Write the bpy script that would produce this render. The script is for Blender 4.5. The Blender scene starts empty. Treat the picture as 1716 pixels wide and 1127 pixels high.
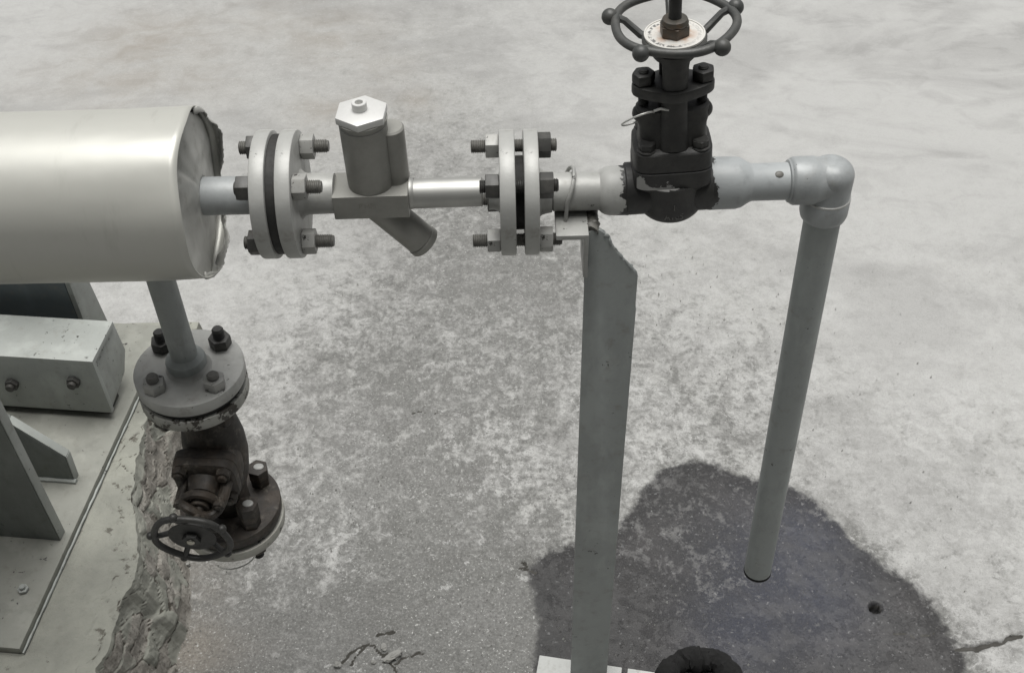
import bpy, bmesh, math, random
import numpy as np
from mathutils import Vector, Matrix

random.seed(7)
rng = np.random.default_rng(11)
SC = bpy.context.scene
COL = SC.collection

# ------------------------------------------------------------------ camera, sky, sun, exposure
F, PHI, ROLL, H, DIST = 1903.0, math.radians(44.5), math.radians(1.3), 0.83, 1.018   # H: height of the pipe axis
WX = np.array([1.0, 0, 0])
FWD = np.array([0, math.cos(PHI), -math.sin(PHI)])
UP0 = np.array([0, math.sin(PHI), math.cos(PHI)])
UP = UP0 * math.cos(ROLL) + WX * math.sin(ROLL)
RT = WX * math.cos(ROLL) - UP0 * math.sin(ROLL)
CAM = np.array([0, 0, H]) - DIST * FWD - (563 - 321) / F * DIST * UP

cd = bpy.data.cameras.new('camera')
cam = bpy.data.objects.new('camera', cd)
COL.objects.link(cam)
cd.sensor_width = 36.0
cd.lens = 36.0 * F / 1716.0
cd.clip_start, cd.clip_end = 0.02, 500.0
M = Matrix(((RT[0], UP[0], -FWD[0], CAM[0]), (RT[1], UP[1], -FWD[1], CAM[1]), (RT[2], UP[2], -FWD[2], CAM[2]), (0, 0, 0, 1)))
cam.matrix_world = M
SC.camera = cam

SUN_EL, SUN_AZ = math.radians(84), math.radians(8)      # azimuth from +Y towards +X; high, a little behind the pipes
world = bpy.data.worlds.new('World')
SC.world = world
world.use_nodes = True
wn, wl = world.node_tree.nodes, world.node_tree.links
bg = wn['Background']
sky = wn.new('ShaderNodeTexSky')
sky.sky_type = 'NISHITA'
sky.sun_disc = False
sky.sun_elevation = SUN_EL
sky.sun_rotation = SUN_AZ
sky.dust_density = 4.0
hs = wn.new('ShaderNodeHueSaturation')
hs.inputs['Saturation'].default_value = 0.12            # overcast: a grey sky
wl.new(sky.outputs[0], hs.inputs['Color'])
wl.new(hs.outputs[0], bg.inputs['Color'])
bg.inputs['Strength'].default_value = 0.05
sd = bpy.data.lights.new('sun', 'SUN')
sd.energy = 2.5
sd.angle = math.radians(44)
sd.color = (1.0, 0.985, 0.95)
sun = bpy.data.objects.new('sun', sd)
COL.objects.link(sun)
sdir = Vector((math.sin(SUN_AZ) * math.cos(SUN_EL), math.cos(SUN_AZ) * math.cos(SUN_EL), math.sin(SUN_EL)))
sun.rotation_euler = (-sdir).to_track_quat('-Z', 'Y').to_euler()
sun.location = (0, 1, 6)
SC.view_settings.view_transform = 'Standard'
SC.view_settings.look = 'None'
SC.view_settings.gamma = 1.0
SC.view_settings.use_curve_mapping = False
SC.view_settings.exposure = 0.66


# ------------------------------------------------------------------ measuring the photograph (pixels of the 1716 px picture)
def ray(px, py):
    return FWD + RT * (px - 858) / F - UP * (py - 563) / F


def on_axis(px, py, ax, v):
    r = ray(px, py)
    return CAM + (v - CAM[ax]) / r[ax] * r


def oz(px, py, z): return on_axis(px, py, 2, z)
def oy(px, py, y): return on_axis(px, py, 1, y)


def on_plane(px, py, p, n):
    r = ray(px, py)
    n = np.array(n)
    return CAM + ((np.array(p) - CAM) @ n) / (r @ n) * r


# ------------------------------------------------------------------ materials
class NT:
    def __init__(s, name):
        s.m = bpy.data.materials.new(name)
        s.m.use_nodes = True
        s.n, s.l = s.m.node_tree.nodes, s.m.node_tree.links
        s.b = s.n['Principled BSDF']
        s.tc = s.n.new('ShaderNodeTexCoord').outputs['Object']

    def put(s, sock, v):
        if hasattr(v, 'is_output'):
            s.l.new(v, sock)
        else:
            if isinstance(v, tuple) and len(v) == 3 and sock.type == 'RGBA':
                v = v + (1.0,)
            sock.default_value = v

    def noise(s, scale, detail=5.0, rough=0.55, dist=0.0, off=(0, 0, 0), vec=None, squash=(1, 1, 1)):
        mp = s.n.new('ShaderNodeMapping')
        s.l.new(vec or s.tc, mp.inputs['Vector'])
        mp.inputs['Location'].default_value = off
        mp.inputs['Scale'].default_value = squash
        t = s.n.new('ShaderNodeTexNoise')
        s.l.new(mp.outputs[0], t.inputs['Vector'])
        t.inputs['Scale'].default_value = scale
        t.inputs['Detail'].default_value = detail
        t.inputs['Roughness'].default_value = rough
        t.inputs['Distortion'].default_value = dist
        return t.outputs['Fac']

    def voro(s, scale, feature='F1', vec=None):
        t = s.n.new('ShaderNodeTexVoronoi')
        t.feature = feature
        s.l.new(vec or s.tc, t.inputs['Vector'])
        t.inputs['Scale'].default_value = scale
        return t.outputs['Distance']

    def math(s, op, a, b=0.0, c=0.0):
        t = s.n.new('ShaderNodeMath')
        t.operation = op
        for i, v in enumerate((a, b, c)):
            s.put(t.inputs[i], v)
        return t.outputs[0]

    def step(s, v, lo, hi):
        t = s.n.new('ShaderNodeMapRange')
        t.interpolation_type = 'SMOOTHSTEP'
        s.put(t.inputs['Value'], v)
        t.inputs['From Min'].default_value = lo
        t.inputs['From Max'].default_value = hi
        return t.outputs[0]

    def lerp(s, v, lo, hi, a, b):
        t = s.n.new('ShaderNodeMapRange')
        s.put(t.inputs['Value'], v)
        for k, x in zip(('From Min', 'From Max', 'To Min', 'To Max'), (lo, hi, a, b)):
            t.inputs[k].default_value = x
        return t.outputs[0]

    def mix(s, f, a, b, mode='MIX'):
        t = s.n.new('ShaderNodeMix')
        t.data_type = 'RGBA'
        t.blend_type = mode
        s.put(t.inputs[0], f)
        s.put(t.inputs[6], a)
        s.put(t.inputs[7], b)
        return t.outputs[2]

    def attr(s, name):
        t = s.n.new('ShaderNodeAttribute')
        t.attribute_name = name
        return t.outputs['Fac']

    def xyz(s):
        t = s.n.new('ShaderNodeSeparateXYZ')
        s.l.new(s.tc, t.inputs[0])
        return t.outputs

    def bump(s, h, strength=0.3, dist=0.001, prev=None):
        t = s.n.new('ShaderNodeBump')
        s.put(t.inputs['Height'], h)
        t.inputs['Strength'].default_value = strength
        t.inputs['Distance'].default_value = dist
        if prev is not None:
            s.l.new(prev, t.inputs['Normal'])
        return t.outputs[0]

    def done(s, color, rough, metal=0.0, normal=None, spec=None):
        s.put(s.b.inputs['Base Color'], color)
        s.put(s.b.inputs['Roughness'], rough)
        s.put(s.b.inputs['Metallic'], metal)
        if spec is not None:
            s.put(s.b.inputs['Specular IOR Level'], spec)
        if normal is not None:
            s.l.new(normal, s.b.inputs['Normal'])
        return s.m


def mat_paint(name, base, chip=(0.035, 0.033, 0.03), chips=0.66, rough=0.42, metal=0.25, dirt=(0.20, 0.19, 0.165)):
    k = NT(name)
    big = k.noise(9, 4, 0.6, off=(3, 1, 7))
    mid = k.noise(60, 6, 0.65)
    fine = k.noise(420, 3, 0.6)
    c = k.mix(k.lerp(big, 0.3, 0.7, 0.0, 0.55), base, tuple(x * 0.74 for x in base))
    c = k.mix(k.math('MULTIPLY', k.step(mid, 0.52, 0.75), 0.5), c, dirt)
    c = k.mix(k.math('MULTIPLY', fine, 0.16), c, (0.1, 0.1, 0.09))
    c = k.mix(k.math('MULTIPLY', k.step(k.noise(16, 5, 0.6, off=(1, 6, 3), squash=(1, 1, 0.45)), 0.50, 0.66), 0.40), c, tuple(min(1, x * 1.25 + 0.02) for x in base))
    c = k.mix(k.math('MULTIPLY', k.step(k.noise(22, 6, 0.65, off=(8, 3, 6), squash=(1, 1, 0.35)), 0.54, 0.70), 0.5), c, tuple(x * 0.6 for x in base))
    cm = k.step(k.math('ADD', k.noise(85, 5, 0.7, off=(9, 4, 2)), k.math('MULTIPLY', k.math('SUBTRACT', big, 0.5), 0.35)), chips, chips + 0.03)
    c = k.mix(cm, c, chip)
    h = k.math('SUBTRACT', k.math('ADD', k.math('MULTIPLY', mid, 0.6), k.math('MULTIPLY', fine, 0.2)), k.math('MULTIPLY', cm, 0.7))
    r = k.math('ADD', k.math('MULTIPLY', mid, 0.25), rough - 0.1)
    return k.done(c, r, k.math('MULTIPLY', k.math('SUBTRACT', 1.0, cm), metal), k.bump(h, 0.35, 0.0012))


def mat_steel(name, base, rough, squash=(1, 1, 1), var=0.25, metal=1.0):
    k = NT(name)
    br = k.noise(300, 3, 0.6, squash=squash)
    big = k.noise(25, 4, 0.6)
    c = k.mix(k.lerp(big, 0.3, 0.7, 0, var * 1.6), base, tuple(x * 0.62 for x in base))
    c = k.mix(k.math('MULTIPLY', br, 0.22), c, tuple(x * 0.5 for x in base))
    return k.done(c, k.math('ADD', k.math('MULTIPLY', br, 0.16), k.math('ADD', k.math('MULTIPLY', big, 0.14), rough - 0.15)), metal, k.bump(br, 0.12, 0.0004))


def mat_iron(name, base, tint, amount, rough=0.55, dust=0.0):
    k = NT(name)
    a = k.noise(38, 6, 0.65)
    b = k.noise(170, 5, 0.6, off=(5, 5, 1))
    c = k.mix(k.math('MULTIPLY', k.step(a, 0.42, 0.66), amount), base, tint)
    c = k.mix(k.math('MULTIPLY', k.step(b, 0.45, 0.75), 0.4), c, tuple(x * 0.5 for x in base))
    if dust:
        c = k.mix(k.math('MULTIPLY', k.step(k.noise(70, 5, 0.7, off=(2, 8, 8)), 0.52, 0.72), dust), c, (0.19, 0.17, 0.14))
    return k.done(c, k.math('ADD', k.math('MULTIPLY', b, 0.3), rough - 0.15), 0.0, k.bump(k.math('ADD', k.math('MULTIPLY', a, 0.5), k.math('MULTIPLY', b, 0.5)), 0.5, 0.0012))


PAINT = mat_paint('grey_paint', (0.40, 0.403, 0.387), metal=0.08)
PAINT_PIPE = mat_paint('pipe_paint', (0.33, 0.347, 0.352), chips=0.69, metal=0.08)
PAINT_FRAME = mat_paint('frame_paint', (0.325, 0.343, 0.325), chips=0.645, metal=0.0, rough=0.5)
PAINT_BLUE = mat_paint('blue_grey_paint', (0.12, 0.145, 0.155), chips=0.72, metal=0.0, rough=0.5)
PAINT_POST = mat_paint('post_paint', (0.315, 0.338, 0.332), chips=0.675, metal=0.0, rough=0.5)
PAINT_PLATE_SHADE = mat_paint('shaded_plate_paint', (0.19, 0.205, 0.195), chips=0.67, metal=0.0, rough=0.55, dirt=(0.12, 0.115, 0.10))  # darkened colour stands in for shade on column plate and gusset, dirt over it
PAINT_BASE_SHADE = mat_paint('shaded_base_paint', (0.232, 0.236, 0.208), chips=0.655, metal=0.0, rough=0.6, dirt=(0.14, 0.13, 0.11))  # base grey darkened to imitate shade from surrounding parts, plus brown dirt
PAINT_WHITE = mat_paint('plate_paint', (0.48, 0.49, 0.475), chips=0.69, metal=0.0, rough=0.5)
def mat_edge_paint(name, base, at, sign):
    # grey paint ending raggedly against the black forging; 'at' along local z (sign 1) or local x (sign 0)
    k = NT(name)
    x, y, z = k.xyz()
    v = z if sign else k.math('MULTIPLY', x, -1.0)
    e = k.math('MULTIPLY', k.math('SUBTRACT', k.noise(75, 6, 0.65, off=(4, 4, 4)), 0.5), 0.032)
    m = k.step(k.math('ADD', v, e), at, at + 0.0012)
    mid, fine = k.noise(60, 6, 0.65), k.noise(420, 3, 0.6)
    c = k.mix(k.math('MULTIPLY', k.step(mid, 0.50, 0.72), 0.45), base, tuple(q * 0.55 for q in base))
    c = k.mix(m, c, (0.024, 0.024, 0.023))
    h = k.math('SUBTRACT', k.math('ADD', k.math('MULTIPLY', mid, 0.6), k.math('MULTIPLY', fine, 0.2)), k.math('MULTIPLY', m, 0.7))
    return k.done(c, 0.45, 0.0, k.bump(h, 0.35, 0.0012))


PAINT_COUPLING = mat_edge_paint('coupling_paint', (0.40, 0.403, 0.387), 0.0960, 1)
PAINT_BOSS = mat_edge_paint('boss_paint', (0.33, 0.347, 0.352), -0.1790, 0)
PAINT_OLD = mat_paint('worn_flange_paint', (0.33, 0.33, 0.305), chips=0.53, chip=(0.032, 0.027, 0.021))
NUT_PALE = mat_paint('painted_nut', (0.34, 0.34, 0.325), chips=0.575, metal=0.1)
NUT_DARK = mat_iron('dark_nut', (0.045, 0.045, 0.042), (0.10, 0.095, 0.085), 0.6, 0.5)
STUD = mat_iron('stud_steel', (0.12, 0.118, 0.108), (0.05, 0.045, 0.04), 0.7, 0.45)
STUD_DARK = mat_iron('dark_stud', (0.03, 0.03, 0.028), (0.06, 0.055, 0.05), 0.5, 0.5)
STAINLESS = mat_steel('stainless', (0.5, 0.5, 0.475), 0.33)
STAINLESS_PIPE = mat_steel('stainless_pipe', (0.47, 0.47, 0.45), 0.5, (0.06, 1, 1), metal=0.7)
STAINLESS_DULL = mat_steel('cast_stainless', (0.30, 0.298, 0.276), 0.52, var=0.3, metal=0.4)
CAP_STEEL = mat_steel('turned_cap', (0.66, 0.66, 0.645), 0.42, metal=0.25)
BLACK = mat_iron('black_phosphate', (0.024, 0.024, 0.023), (0.042, 0.041, 0.037), 0.7, 0.5)
WHEEL = mat_iron('handwheel_paint', (0.05, 0.052, 0.05), (0.075, 0.074, 0.068), 0.7, 0.48)
RUSTY = mat_iron('rusty_black', (0.024, 0.020, 0.016), (0.054, 0.041, 0.030), 0.85, 0.6, dust=0.5)
NUT_BROWN = mat_iron('stem_nut', (0.05, 0.047, 0.038), (0.12, 0.06, 0.025), 0.5, 0.5)
RUBBER = mat_iron('black_rubber', (0.004, 0.004, 0.004), (0.007, 0.007, 0.007), 0.5, 0.95)
GASKET = mat_iron('gasket', (0.014, 0.014, 0.013), (0.03, 0.028, 0.025), 0.5, 0.7)
WIRE = mat_steel('wire', (0.72, 0.72, 0.69), 0.4, metal=0.3)
WELD = mat_iron('weld_slag', (0.07, 0.068, 0.06), (0.2, 0.195, 0.18), 0.7, 0.55)


def mat_cladding():
    k = NT('cladding_sheet')
    a = k.noise(5, 4, 0.5, squash=(0.5, 1, 1))
    b = k.noise(90, 4, 0.6)
    s = k.noise(26, 6, 0.7, off=(4, 2, 1))
    c = k.mix(k.lerp(a, 0.3, 0.7, 0, 0.6), (0.455, 0.455, 0.42), (0.40, 0.402, 0.37))
    c = k.mix(k.math('MULTIPLY', k.step(s, 0.64, 0.78), 0.25), c, (0.36, 0.345, 0.29))
    c = k.mix(k.math('MULTIPLY', k.step(k.noise(30, 7, 0.7, off=(7, 1, 2), squash=(1.6, 0.35, 0.35)), 0.56, 0.70), 0.22), c, (0.27, 0.265, 0.235))
    c = k.mix(k.step(k.noise(140, 2, 0.5, off=(1, 5, 5)), 0.80, 0.82), c, (0.16, 0.15, 0.13))
    n = k.bump(a, 0.45, 0.01)
    n = k.bump(b, 0.03, 0.001, n)
    return k.done(c, k.math('ADD', k.math('MULTIPLY', b, 0.12), 0.31), 0.2, n, 0.7)


CLAD = mat_cladding()
END = mat_paint('end_sheet_paint', (0.47, 0.47, 0.445), chips=0.73, metal=0.2, rough=0.45)


def mat_valve_body():
    # black forging, with grey over-spray left on the lower lip of its front face
    k = NT('black_forging')
    a, b = k.noise(45, 6, 0.65), k.noise(190, 4, 0.6)
    x, y, z = k.xyz()
    c = k.mix(k.math('MULTIPLY', k.step(a, 0.42, 0.65), 0.7), (0.020, 0.020, 0.020), (0.040, 0.040, 0.037))
    e = k.math('ADD', k.math('MULTIPLY', k.math('SUBTRACT', k.noise(70, 5, 0.6, off=(1, 2, 3)), 0.5), 0.055), 0.0)
    zz = k.math('ADD', z, e)
    xx = k.math('ADD', x, e)
    top = k.math('SUBTRACT', 1.0, k.step(k.math('ADD', zz, k.math('MULTIPLY', k.math('ADD', x, 0.03), 0.33)), 0.0255, 0.0270))
    m = k.math('MULTIPLY', top, k.step(z, 0.0150, 0.0160))
    m = k.math('MULTIPLY', m, k.math('SUBTRACT', 1.0, k.step(xx, 0.008, 0.011)))
    m = k.math('MULTIPLY', m, k.math('SUBTRACT', 1.0, k.step(y, -0.0215, -0.0205)))
    m = k.math('MULTIPLY', m, k.step(x, -0.0335, -0.0325))
    c = k.mix(m, c, (0.33, 0.33, 0.32))
    return k.done(c, k.math('ADD', k.math('MULTIPLY', b, 0.3), 0.38), 0.0, k.bump(k.math('ADD', a, k.math('MULTIPLY', b, 0.4)), 0.4, 0.001))


FORGED = mat_valve_body()


def mat_disc():
    # round pale name disc: worn print round its edge, a rust stain round the nut
    k = NT('name_disc')
    x, y, z = k.xyz()
    r = k.math('SQRT', k.math('ADD', k.math('MULTIPLY', x, x), k.math('MULTIPLY', y, y)))
    ring = k.math('MULTIPLY', k.step(r, 0.0183, 0.0187), k.math('SUBTRACT', 1.0, k.step(r, 0.0213, 0.0217)))
    pr = k.math('MULTIPLY', ring, k.step(k.noise(420, 2, 0.5), 0.47, 0.52))
    side = k.math('SUBTRACT', 1.0, k.step(x, -0.004, 0.012))
    rust = k.math('MULTIPLY', k.math('SUBTRACT', 1.0, k.step(r, 0.011, 0.021)), k.step(k.noise(110, 4, 0.6), 0.36, 0.6))
    c = k.mix(k.noise(60, 4, 0.6), (0.66, 0.65, 0.62), (0.50, 0.49, 0.46))
    c = k.mix(k.math('MULTIPLY', rust, 0.8), c, (0.40, 0.25, 0.16))
    c = k.mix(k.math('MULTIPLY', pr, k.math('ADD', k.math('MULTIPLY', side, 0.6), 0.25)), c, (0.07, 0.07, 0.07))
    return k.done(c, 0.5, 0.2)


DISC = mat_disc()


def mat_ground():
    k = NT('worn_concrete')
    cover, wet, crack, warm = k.attr('cover'), k.attr('wet'), k.attr('crack'), k.attr('warm')
    n1 = k.noise(30, 11, 0.68, 0.5)
    n2 = k.noise(6.5, 6, 0.6, 0.3, off=(4, 4, 0))
    n3 = k.noise(115, 7, 0.72, off=(1, 7, 0))
    fine = k.noise(520, 3, 0.65)
    # pale cement skin lying in flakes over the grey body
    far = k.attr('far')
    soft = k.noise(3.4, 5, 0.55, 0.8, off=(3, 1, 0), squash=(0.7, 1.25, 1))
    soft2 = k.noise(11, 6, 0.6, 0.6, off=(7, 2, 0), squash=(0.8, 1.2, 1))
    grain = k.noise(310, 5, 0.72, off=(5, 1, 0))
    f = k.math('ADD', k.math('MULTIPLY', k.math('SUBTRACT', n1, 0.5), 1.5), k.math('MULTIPLY', k.math('SUBTRACT', n3, 0.5), 1.0))
    f = k.math('ADD', f, k.math('MULTIPLY', k.math('SUBTRACT', n2, 0.5), 0.45))
    f = k.math('ADD', f, k.math('MULTIPLY', k.math('SUBTRACT', grain, 0.5), k.lerp(far, 0, 1, 0.75, 0.2)))
    f = k.math('MULTIPLY', f, k.lerp(cover, 0.45, 0.9, 1.0, 0.55))
    f = k.math('MULTIPLY', f, k.lerp(far, 0, 1, 1.2, 0.45))
    f = k.math('ADD', f, k.lerp(cover, 0, 1, -0.44, 0.56))
    skin = k.step(f, -0.20, 0.22)
    skin2 = k.step(f, 0.05, 0.52)
    grey = k.mix(k.lerp(n3, 0.3, 0.7, 0, 1), (0.115, 0.115, 0.110), (0.185, 0.185, 0.177))
    grey = k.mix(k.math('MULTIPLY', k.step(k.noise(30, 8, 0.7, off=(6, 2, 0)), 0.53, 0.66), 0.45), grey, (0.085, 0.084, 0.079))
    pale = k.mix(k.lerp(n2, 0.3, 0.7, 0, 1), (0.315, 0.315, 0.304), (0.265, 0.265, 0.257))
    pale = k.mix(k.math('MULTIPLY', skin2, 0.8), pale, (0.395, 0.395, 0.387))
    c = k.mix(skin, grey, pale)
    # crisp flecks of the pale skin, thinning out where it is worn off
    fl = k.math('ADD', k.noise(58, 8, 0.74, 0.4, off=(2, 9, 0)), k.math('MULTIPLY', k.math('SUBTRACT', n2, 0.5), 0.35))
    fl = k.math('ADD', fl, k.lerp(cover, 0.1, 0.8, -0.035, 0.05))
    c = k.mix(k.math('MULTIPLY', k.step(fl, 0.565, 0.615), k.lerp(far, 0, 0.6, 0.75, 0.0)), c, (0.40, 0.40, 0.392))
    c = k.mix(k.math('MULTIPLY', k.step(k.noise(9, 7, 0.62, 0.9, off=(5, 8, 0)), 0.53, 0.62), k.math('MULTIPLY', k.lerp(cover, 0.3, 0.9, 0.55, 0.05), k.lerp(far, 0, 0.8, 1, 0.2))), c, (0.125, 0.124, 0.118))
    # broad smudges
    sm = k.math('ADD', k.math('MULTIPLY', k.step(soft, 0.46, 0.66), 0.55), k.math('MULTIPLY', k.step(soft2, 0.48, 0.68), 0.38))
    c = k.mix(k.math('MULTIPLY', sm, k.lerp(far, 0, 1, 0.5, 0.66)), c, (0.20, 0.198, 0.193))
    c = k.mix(k.math('MULTIPLY', warm, k.lerp(soft2, 0.35, 0.6, 0.25, 0.9)), c, k.mix(n2, (0.205, 0.180, 0.150), (0.27, 0.245, 0.21)))
    # grit grain, light and dark
    ga = k.math('MULTIPLY', k.lerp(far, 0, 1, 0.66, 0.12), k.lerp(cover, 0.45, 0.8, 1.0, 0.3))
    c = k.mix(k.math('MULTIPLY', k.step(grain, 0.50, 0.66), ga), c, (0.085, 0.084, 0.080))
    c = k.mix(k.math('MULTIPLY', k.math('SUBTRACT', 1.0, k.step(grain, 0.34, 0.47)), k.math('MULTIPLY', ga, 0.6)), c, (0.40, 0.40, 0.39))
    c = k.mix(k.math('MULTIPLY', k.step(fine, 0.52, 0.74), 0.25), c, (0.10, 0.10, 0.096))
    c = k.mix(k.math('MULTIPLY', k.step(k.noise(240, 3, 0.6, off=(8, 3, 0)), 0.63, 0.70), k.math('SUBTRACT', 1.0, k.math('MULTIPLY', cover, 0.9))), c, (0.46, 0.46, 0.445))
    # wet stain under the drain pipe
    we = k.math('ADD', wet, k.math('MULTIPLY', k.math('SUBTRACT', k.noise(36, 7, 0.66, off=(2, 0, 0)), 0.5), 0.040))
    wm = k.step(we, -0.0055, 0.0075)
    rim = k.math('MULTIPLY', k.step(we, -0.002, 0.004), k.math('SUBTRACT', 1.0, k.step(we, 0.012, 0.05)))
    dry = k.math('MULTIPLY', k.step(f, 0.06, 0.36), 0.70)
    wc = k.mix(k.lerp(n3, 0.3, 0.7, 0, 1), (0.034, 0.0335, 0.0335), (0.066, 0.064, 0.063))
    wc = k.mix(k.math('MULTIPLY', k.step(soft2, 0.45, 0.62), 0.55), wc, (0.082, 0.078, 0.077))
    wc = k.mix(k.math('MULTIPLY', rim, 0.65), wc, (0.030, 0.029, 0.029))
    wc = k.mix(k.math('MULTIPLY', k.attr('blue'), k.lerp(n1, 0.35, 0.6, 0.5, 1.0)), wc, k.mix(k.step(grain, 0.4, 0.6), (0.040, 0.043, 0.058), (0.072, 0.076, 0.095)))
    wc = k.mix(k.math('MULTIPLY', k.attr('damp'), 0.75), wc, k.mix(k.step(grain, 0.4, 0.62), (0.022, 0.022, 0.022), (0.046, 0.045, 0.045)))
    dry = k.math('MULTIPLY', dry, k.math('SUBTRACT', 1.0, k.math('MULTIPLY', k.attr('damp'), 0.8)))
    wc = k.mix(dry, wc, (0.15, 0.148, 0.144))
    wc = k.mix(k.math('MULTIPLY', k.step(grain, 0.50, 0.64), 0.6), wc, (0.024, 0.024, 0.024))
    wc = k.mix(k.math('MULTIPLY', k.step(k.noise(150, 5, 0.7, off=(3, 3, 0)), 0.60, 0.68), 0.7), wc, (0.24, 0.24, 0.24))
    wc = k.mix(1.0, wc, (0.82, 0.82, 0.83), 'MULTIPLY')
    c = k.mix(wm, c, wc)
    cr = k.step(k.math('ADD', crack, k.math('MULTIPLY', k.math('SUBTRACT', n3, 0.5), 0.9)), 0.22, 0.50)
    c = k.mix(k.math('MULTIPLY', cr, k.step(crack, 0.01, 0.1)), c, (0.045, 0.043, 0.038))
    c = k.mix(k.step(k.attr('hole'), 0.2, 0.7), c, (0.006, 0.006, 0.006))
    r = k.lerp(wm, 0, 1, 0.88, 0.55)
    h = k.math('ADD', k.math('MULTIPLY', skin, 0.5), k.math('ADD', k.math('MULTIPLY', n3, 0.6), k.math('MULTIPLY', grain, 0.6)))
    n = k.bump(h, 0.55, 0.0022)
    return k.done(c, r, 0.0, n, k.lerp(wm, 0, 1, 0.25, 0.4))


GROUND = mat_ground()


def mat_plinth():
    k = NT('painted_grout')
    side = k.attr('side')
    n1, n3, fine = k.noise(17, 9, 0.66, 0.4), k.noise(80, 6, 0.68), k.noise(400, 3, 0.6)
    paint = k.mix(k.lerp(n1, 0.3, 0.7, 0, 1), (0.285, 0.288, 0.252), (0.20, 0.203, 0.18))
    paint = k.mix(k.math('MULTIPLY', k.step(n3, 0.55, 0.7), 0.35), paint, (0.17, 0.16, 0.14))
    raw = k.mix(k.lerp(n3, 0.3, 0.7, 0, 1), (0.165, 0.154, 0.136), (0.25, 0.237, 0.214))
    raw = k.mix(k.step(n1, 0.44, 0.60), raw, (0.29, 0.277, 0.25))
    grain = k.noise(260, 5, 0.7)
    raw = k.mix(k.math('MULTIPLY', k.step(grain, 0.5, 0.64), 0.6), raw, (0.11, 0.10, 0.086))
    m = k.step(k.math('ADD', side, k.math('MULTIPLY', k.math('SUBTRACT', n1, 0.5), 0.9)), 0.42, 0.52)
    c = k.mix(m, paint, raw)
    c = k.mix(k.math('MULTIPLY', k.step(k.math('ADD', k.attr('joint'), k.math('MULTIPLY', k.math('SUBTRACT', n3, 0.5), 0.8)), 0.45, 0.8), 0.85), c, (0.045, 0.038, 0.030))
    c = k.mix(k.math('MULTIPLY', k.step(k.noise(34, 7, 0.7, off=(3, 3, 3)), 0.60, 0.66), 0.7), c, (0.055, 0.048, 0.038))
    return k.done(c, 0.85, 0.0, k.bump(k.math('ADD', k.math('MULTIPLY', n3, 0.8), k.math('ADD', k.math('MULTIPLY', fine, 0.3), n1)), 0.6, 0.003), 0.25)


PLINTH = mat_plinth()
FLAKE = mat_paint('concrete_flake', (0.25, 0.248, 0.235), chips=0.8, metal=0.0, rough=0.85)
CHIP = mat_paint('concrete_chip', (0.42, 0.42, 0.40), chips=0.8, metal=0.0, rough=0.85)


# ------------------------------------------------------------------ geometry helpers
def T(x=0, y=0, z=0): return Matrix.Translation((x, y, z))
def RX(d): return Matrix.Rotation(math.radians(d), 4, 'X')
def RY(d): return Matrix.Rotation(math.radians(d), 4, 'Y')
def RZ(d): return Matrix.Rotation(math.radians(d), 4, 'Z')


def along(p, q):
    """matrix taking local +Z to the direction p -> q, with its origin at p"""
    p, q = Vector(p), Vector(q)
    return T(*p) @ (q - p).to_track_quat('Z', 'Y').to_matrix().to_4x4()


def lathe(bm, prof, mat=None, n=32, close=False):
    mat = mat or Matrix()
    rings = []
    for r, z in prof:
        if r < 1e-6:
            rings.append([bm.verts.new(mat @ Vector((0, 0, z)))])
        else:
            rings.append([bm.verts.new(mat @ Vector((r * math.cos(2 * math.pi * i / n), r * math.sin(2 * math.pi * i / n), z))) for i in range(n)])
    pairs = list(zip(rings, rings[1:])) + ([(rings[-1], rings[0])] if close else [])
    for a, b in pairs:
        for i in range(n):
            j = (i + 1) % n
            if len(a) == 1 and len(b) == 1:
                continue
            if len(a) == 1:
                bm.faces.new((a[0], b[j], b[i]))
            elif len(b) == 1:
                bm.faces.new((a[i], a[j], b[0]))
            else:
                bm.faces.new((a[i], a[j], b[j], b[i]))
    return bm


def cyl(bm, r, z0, z1, mat=None, n=32, ch=0.0008):
    return lathe(bm, [(0, z0), (r - ch, z0), (r, z0 + ch), (r, z1 - ch), (r - ch, z1), (0, z1)], mat, n)


def prism(bm, poly, z0, z1, mat=None, ch=0.0):
    """extruded polygon in local XY with softened edges"""
    mat = mat or Matrix()
    b = bmesh.new()
    lo = [b.verts.new((x, y, z0)) for x, y in poly]
    hi = [b.verts.new((x, y, z1)) for x, y in poly]
    b.faces.new(lo[::-1])
    b.faces.new(hi)
    k = len(poly)
    for i in range(k):
        j = (i + 1) % k
        b.faces.new((lo[i], lo[j], hi[j], hi[i]))
    bmesh.ops.recalc_face_normals(b, faces=b.faces)
    if ch:
        ed = [e for e in b.edges if len(e.link_faces) == 2 and e.calc_face_angle(0) > 0.5]
        bmesh.ops.bevel(b, geom=ed, offset=ch, segments=2, affect='EDGES', profile=0.6)
    vm = {v: bm.verts.new(mat @ v.co) for v in b.verts}
    for f in b.faces:
        bm.faces.new([vm[v] for v in f.verts])
    b.free()
    return bm


def box(bm, x0, x1, y0, y1, z0, z1, mat=None, ch=0.0008):
    return prism(bm, [(x0, y0), (x1, y0), (x1, y1), (x0, y1)], z0, z1, mat, ch)


def hexp(bm, r, z0, z1, mat=None, rot=0.0, ch=0.0008):
    return prism(bm, [(r * math.cos(math.radians(60 * i + rot)), r * math.sin(math.radians(60 * i + rot))) for i in range(6)], z0, z1, mat, ch)


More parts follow.
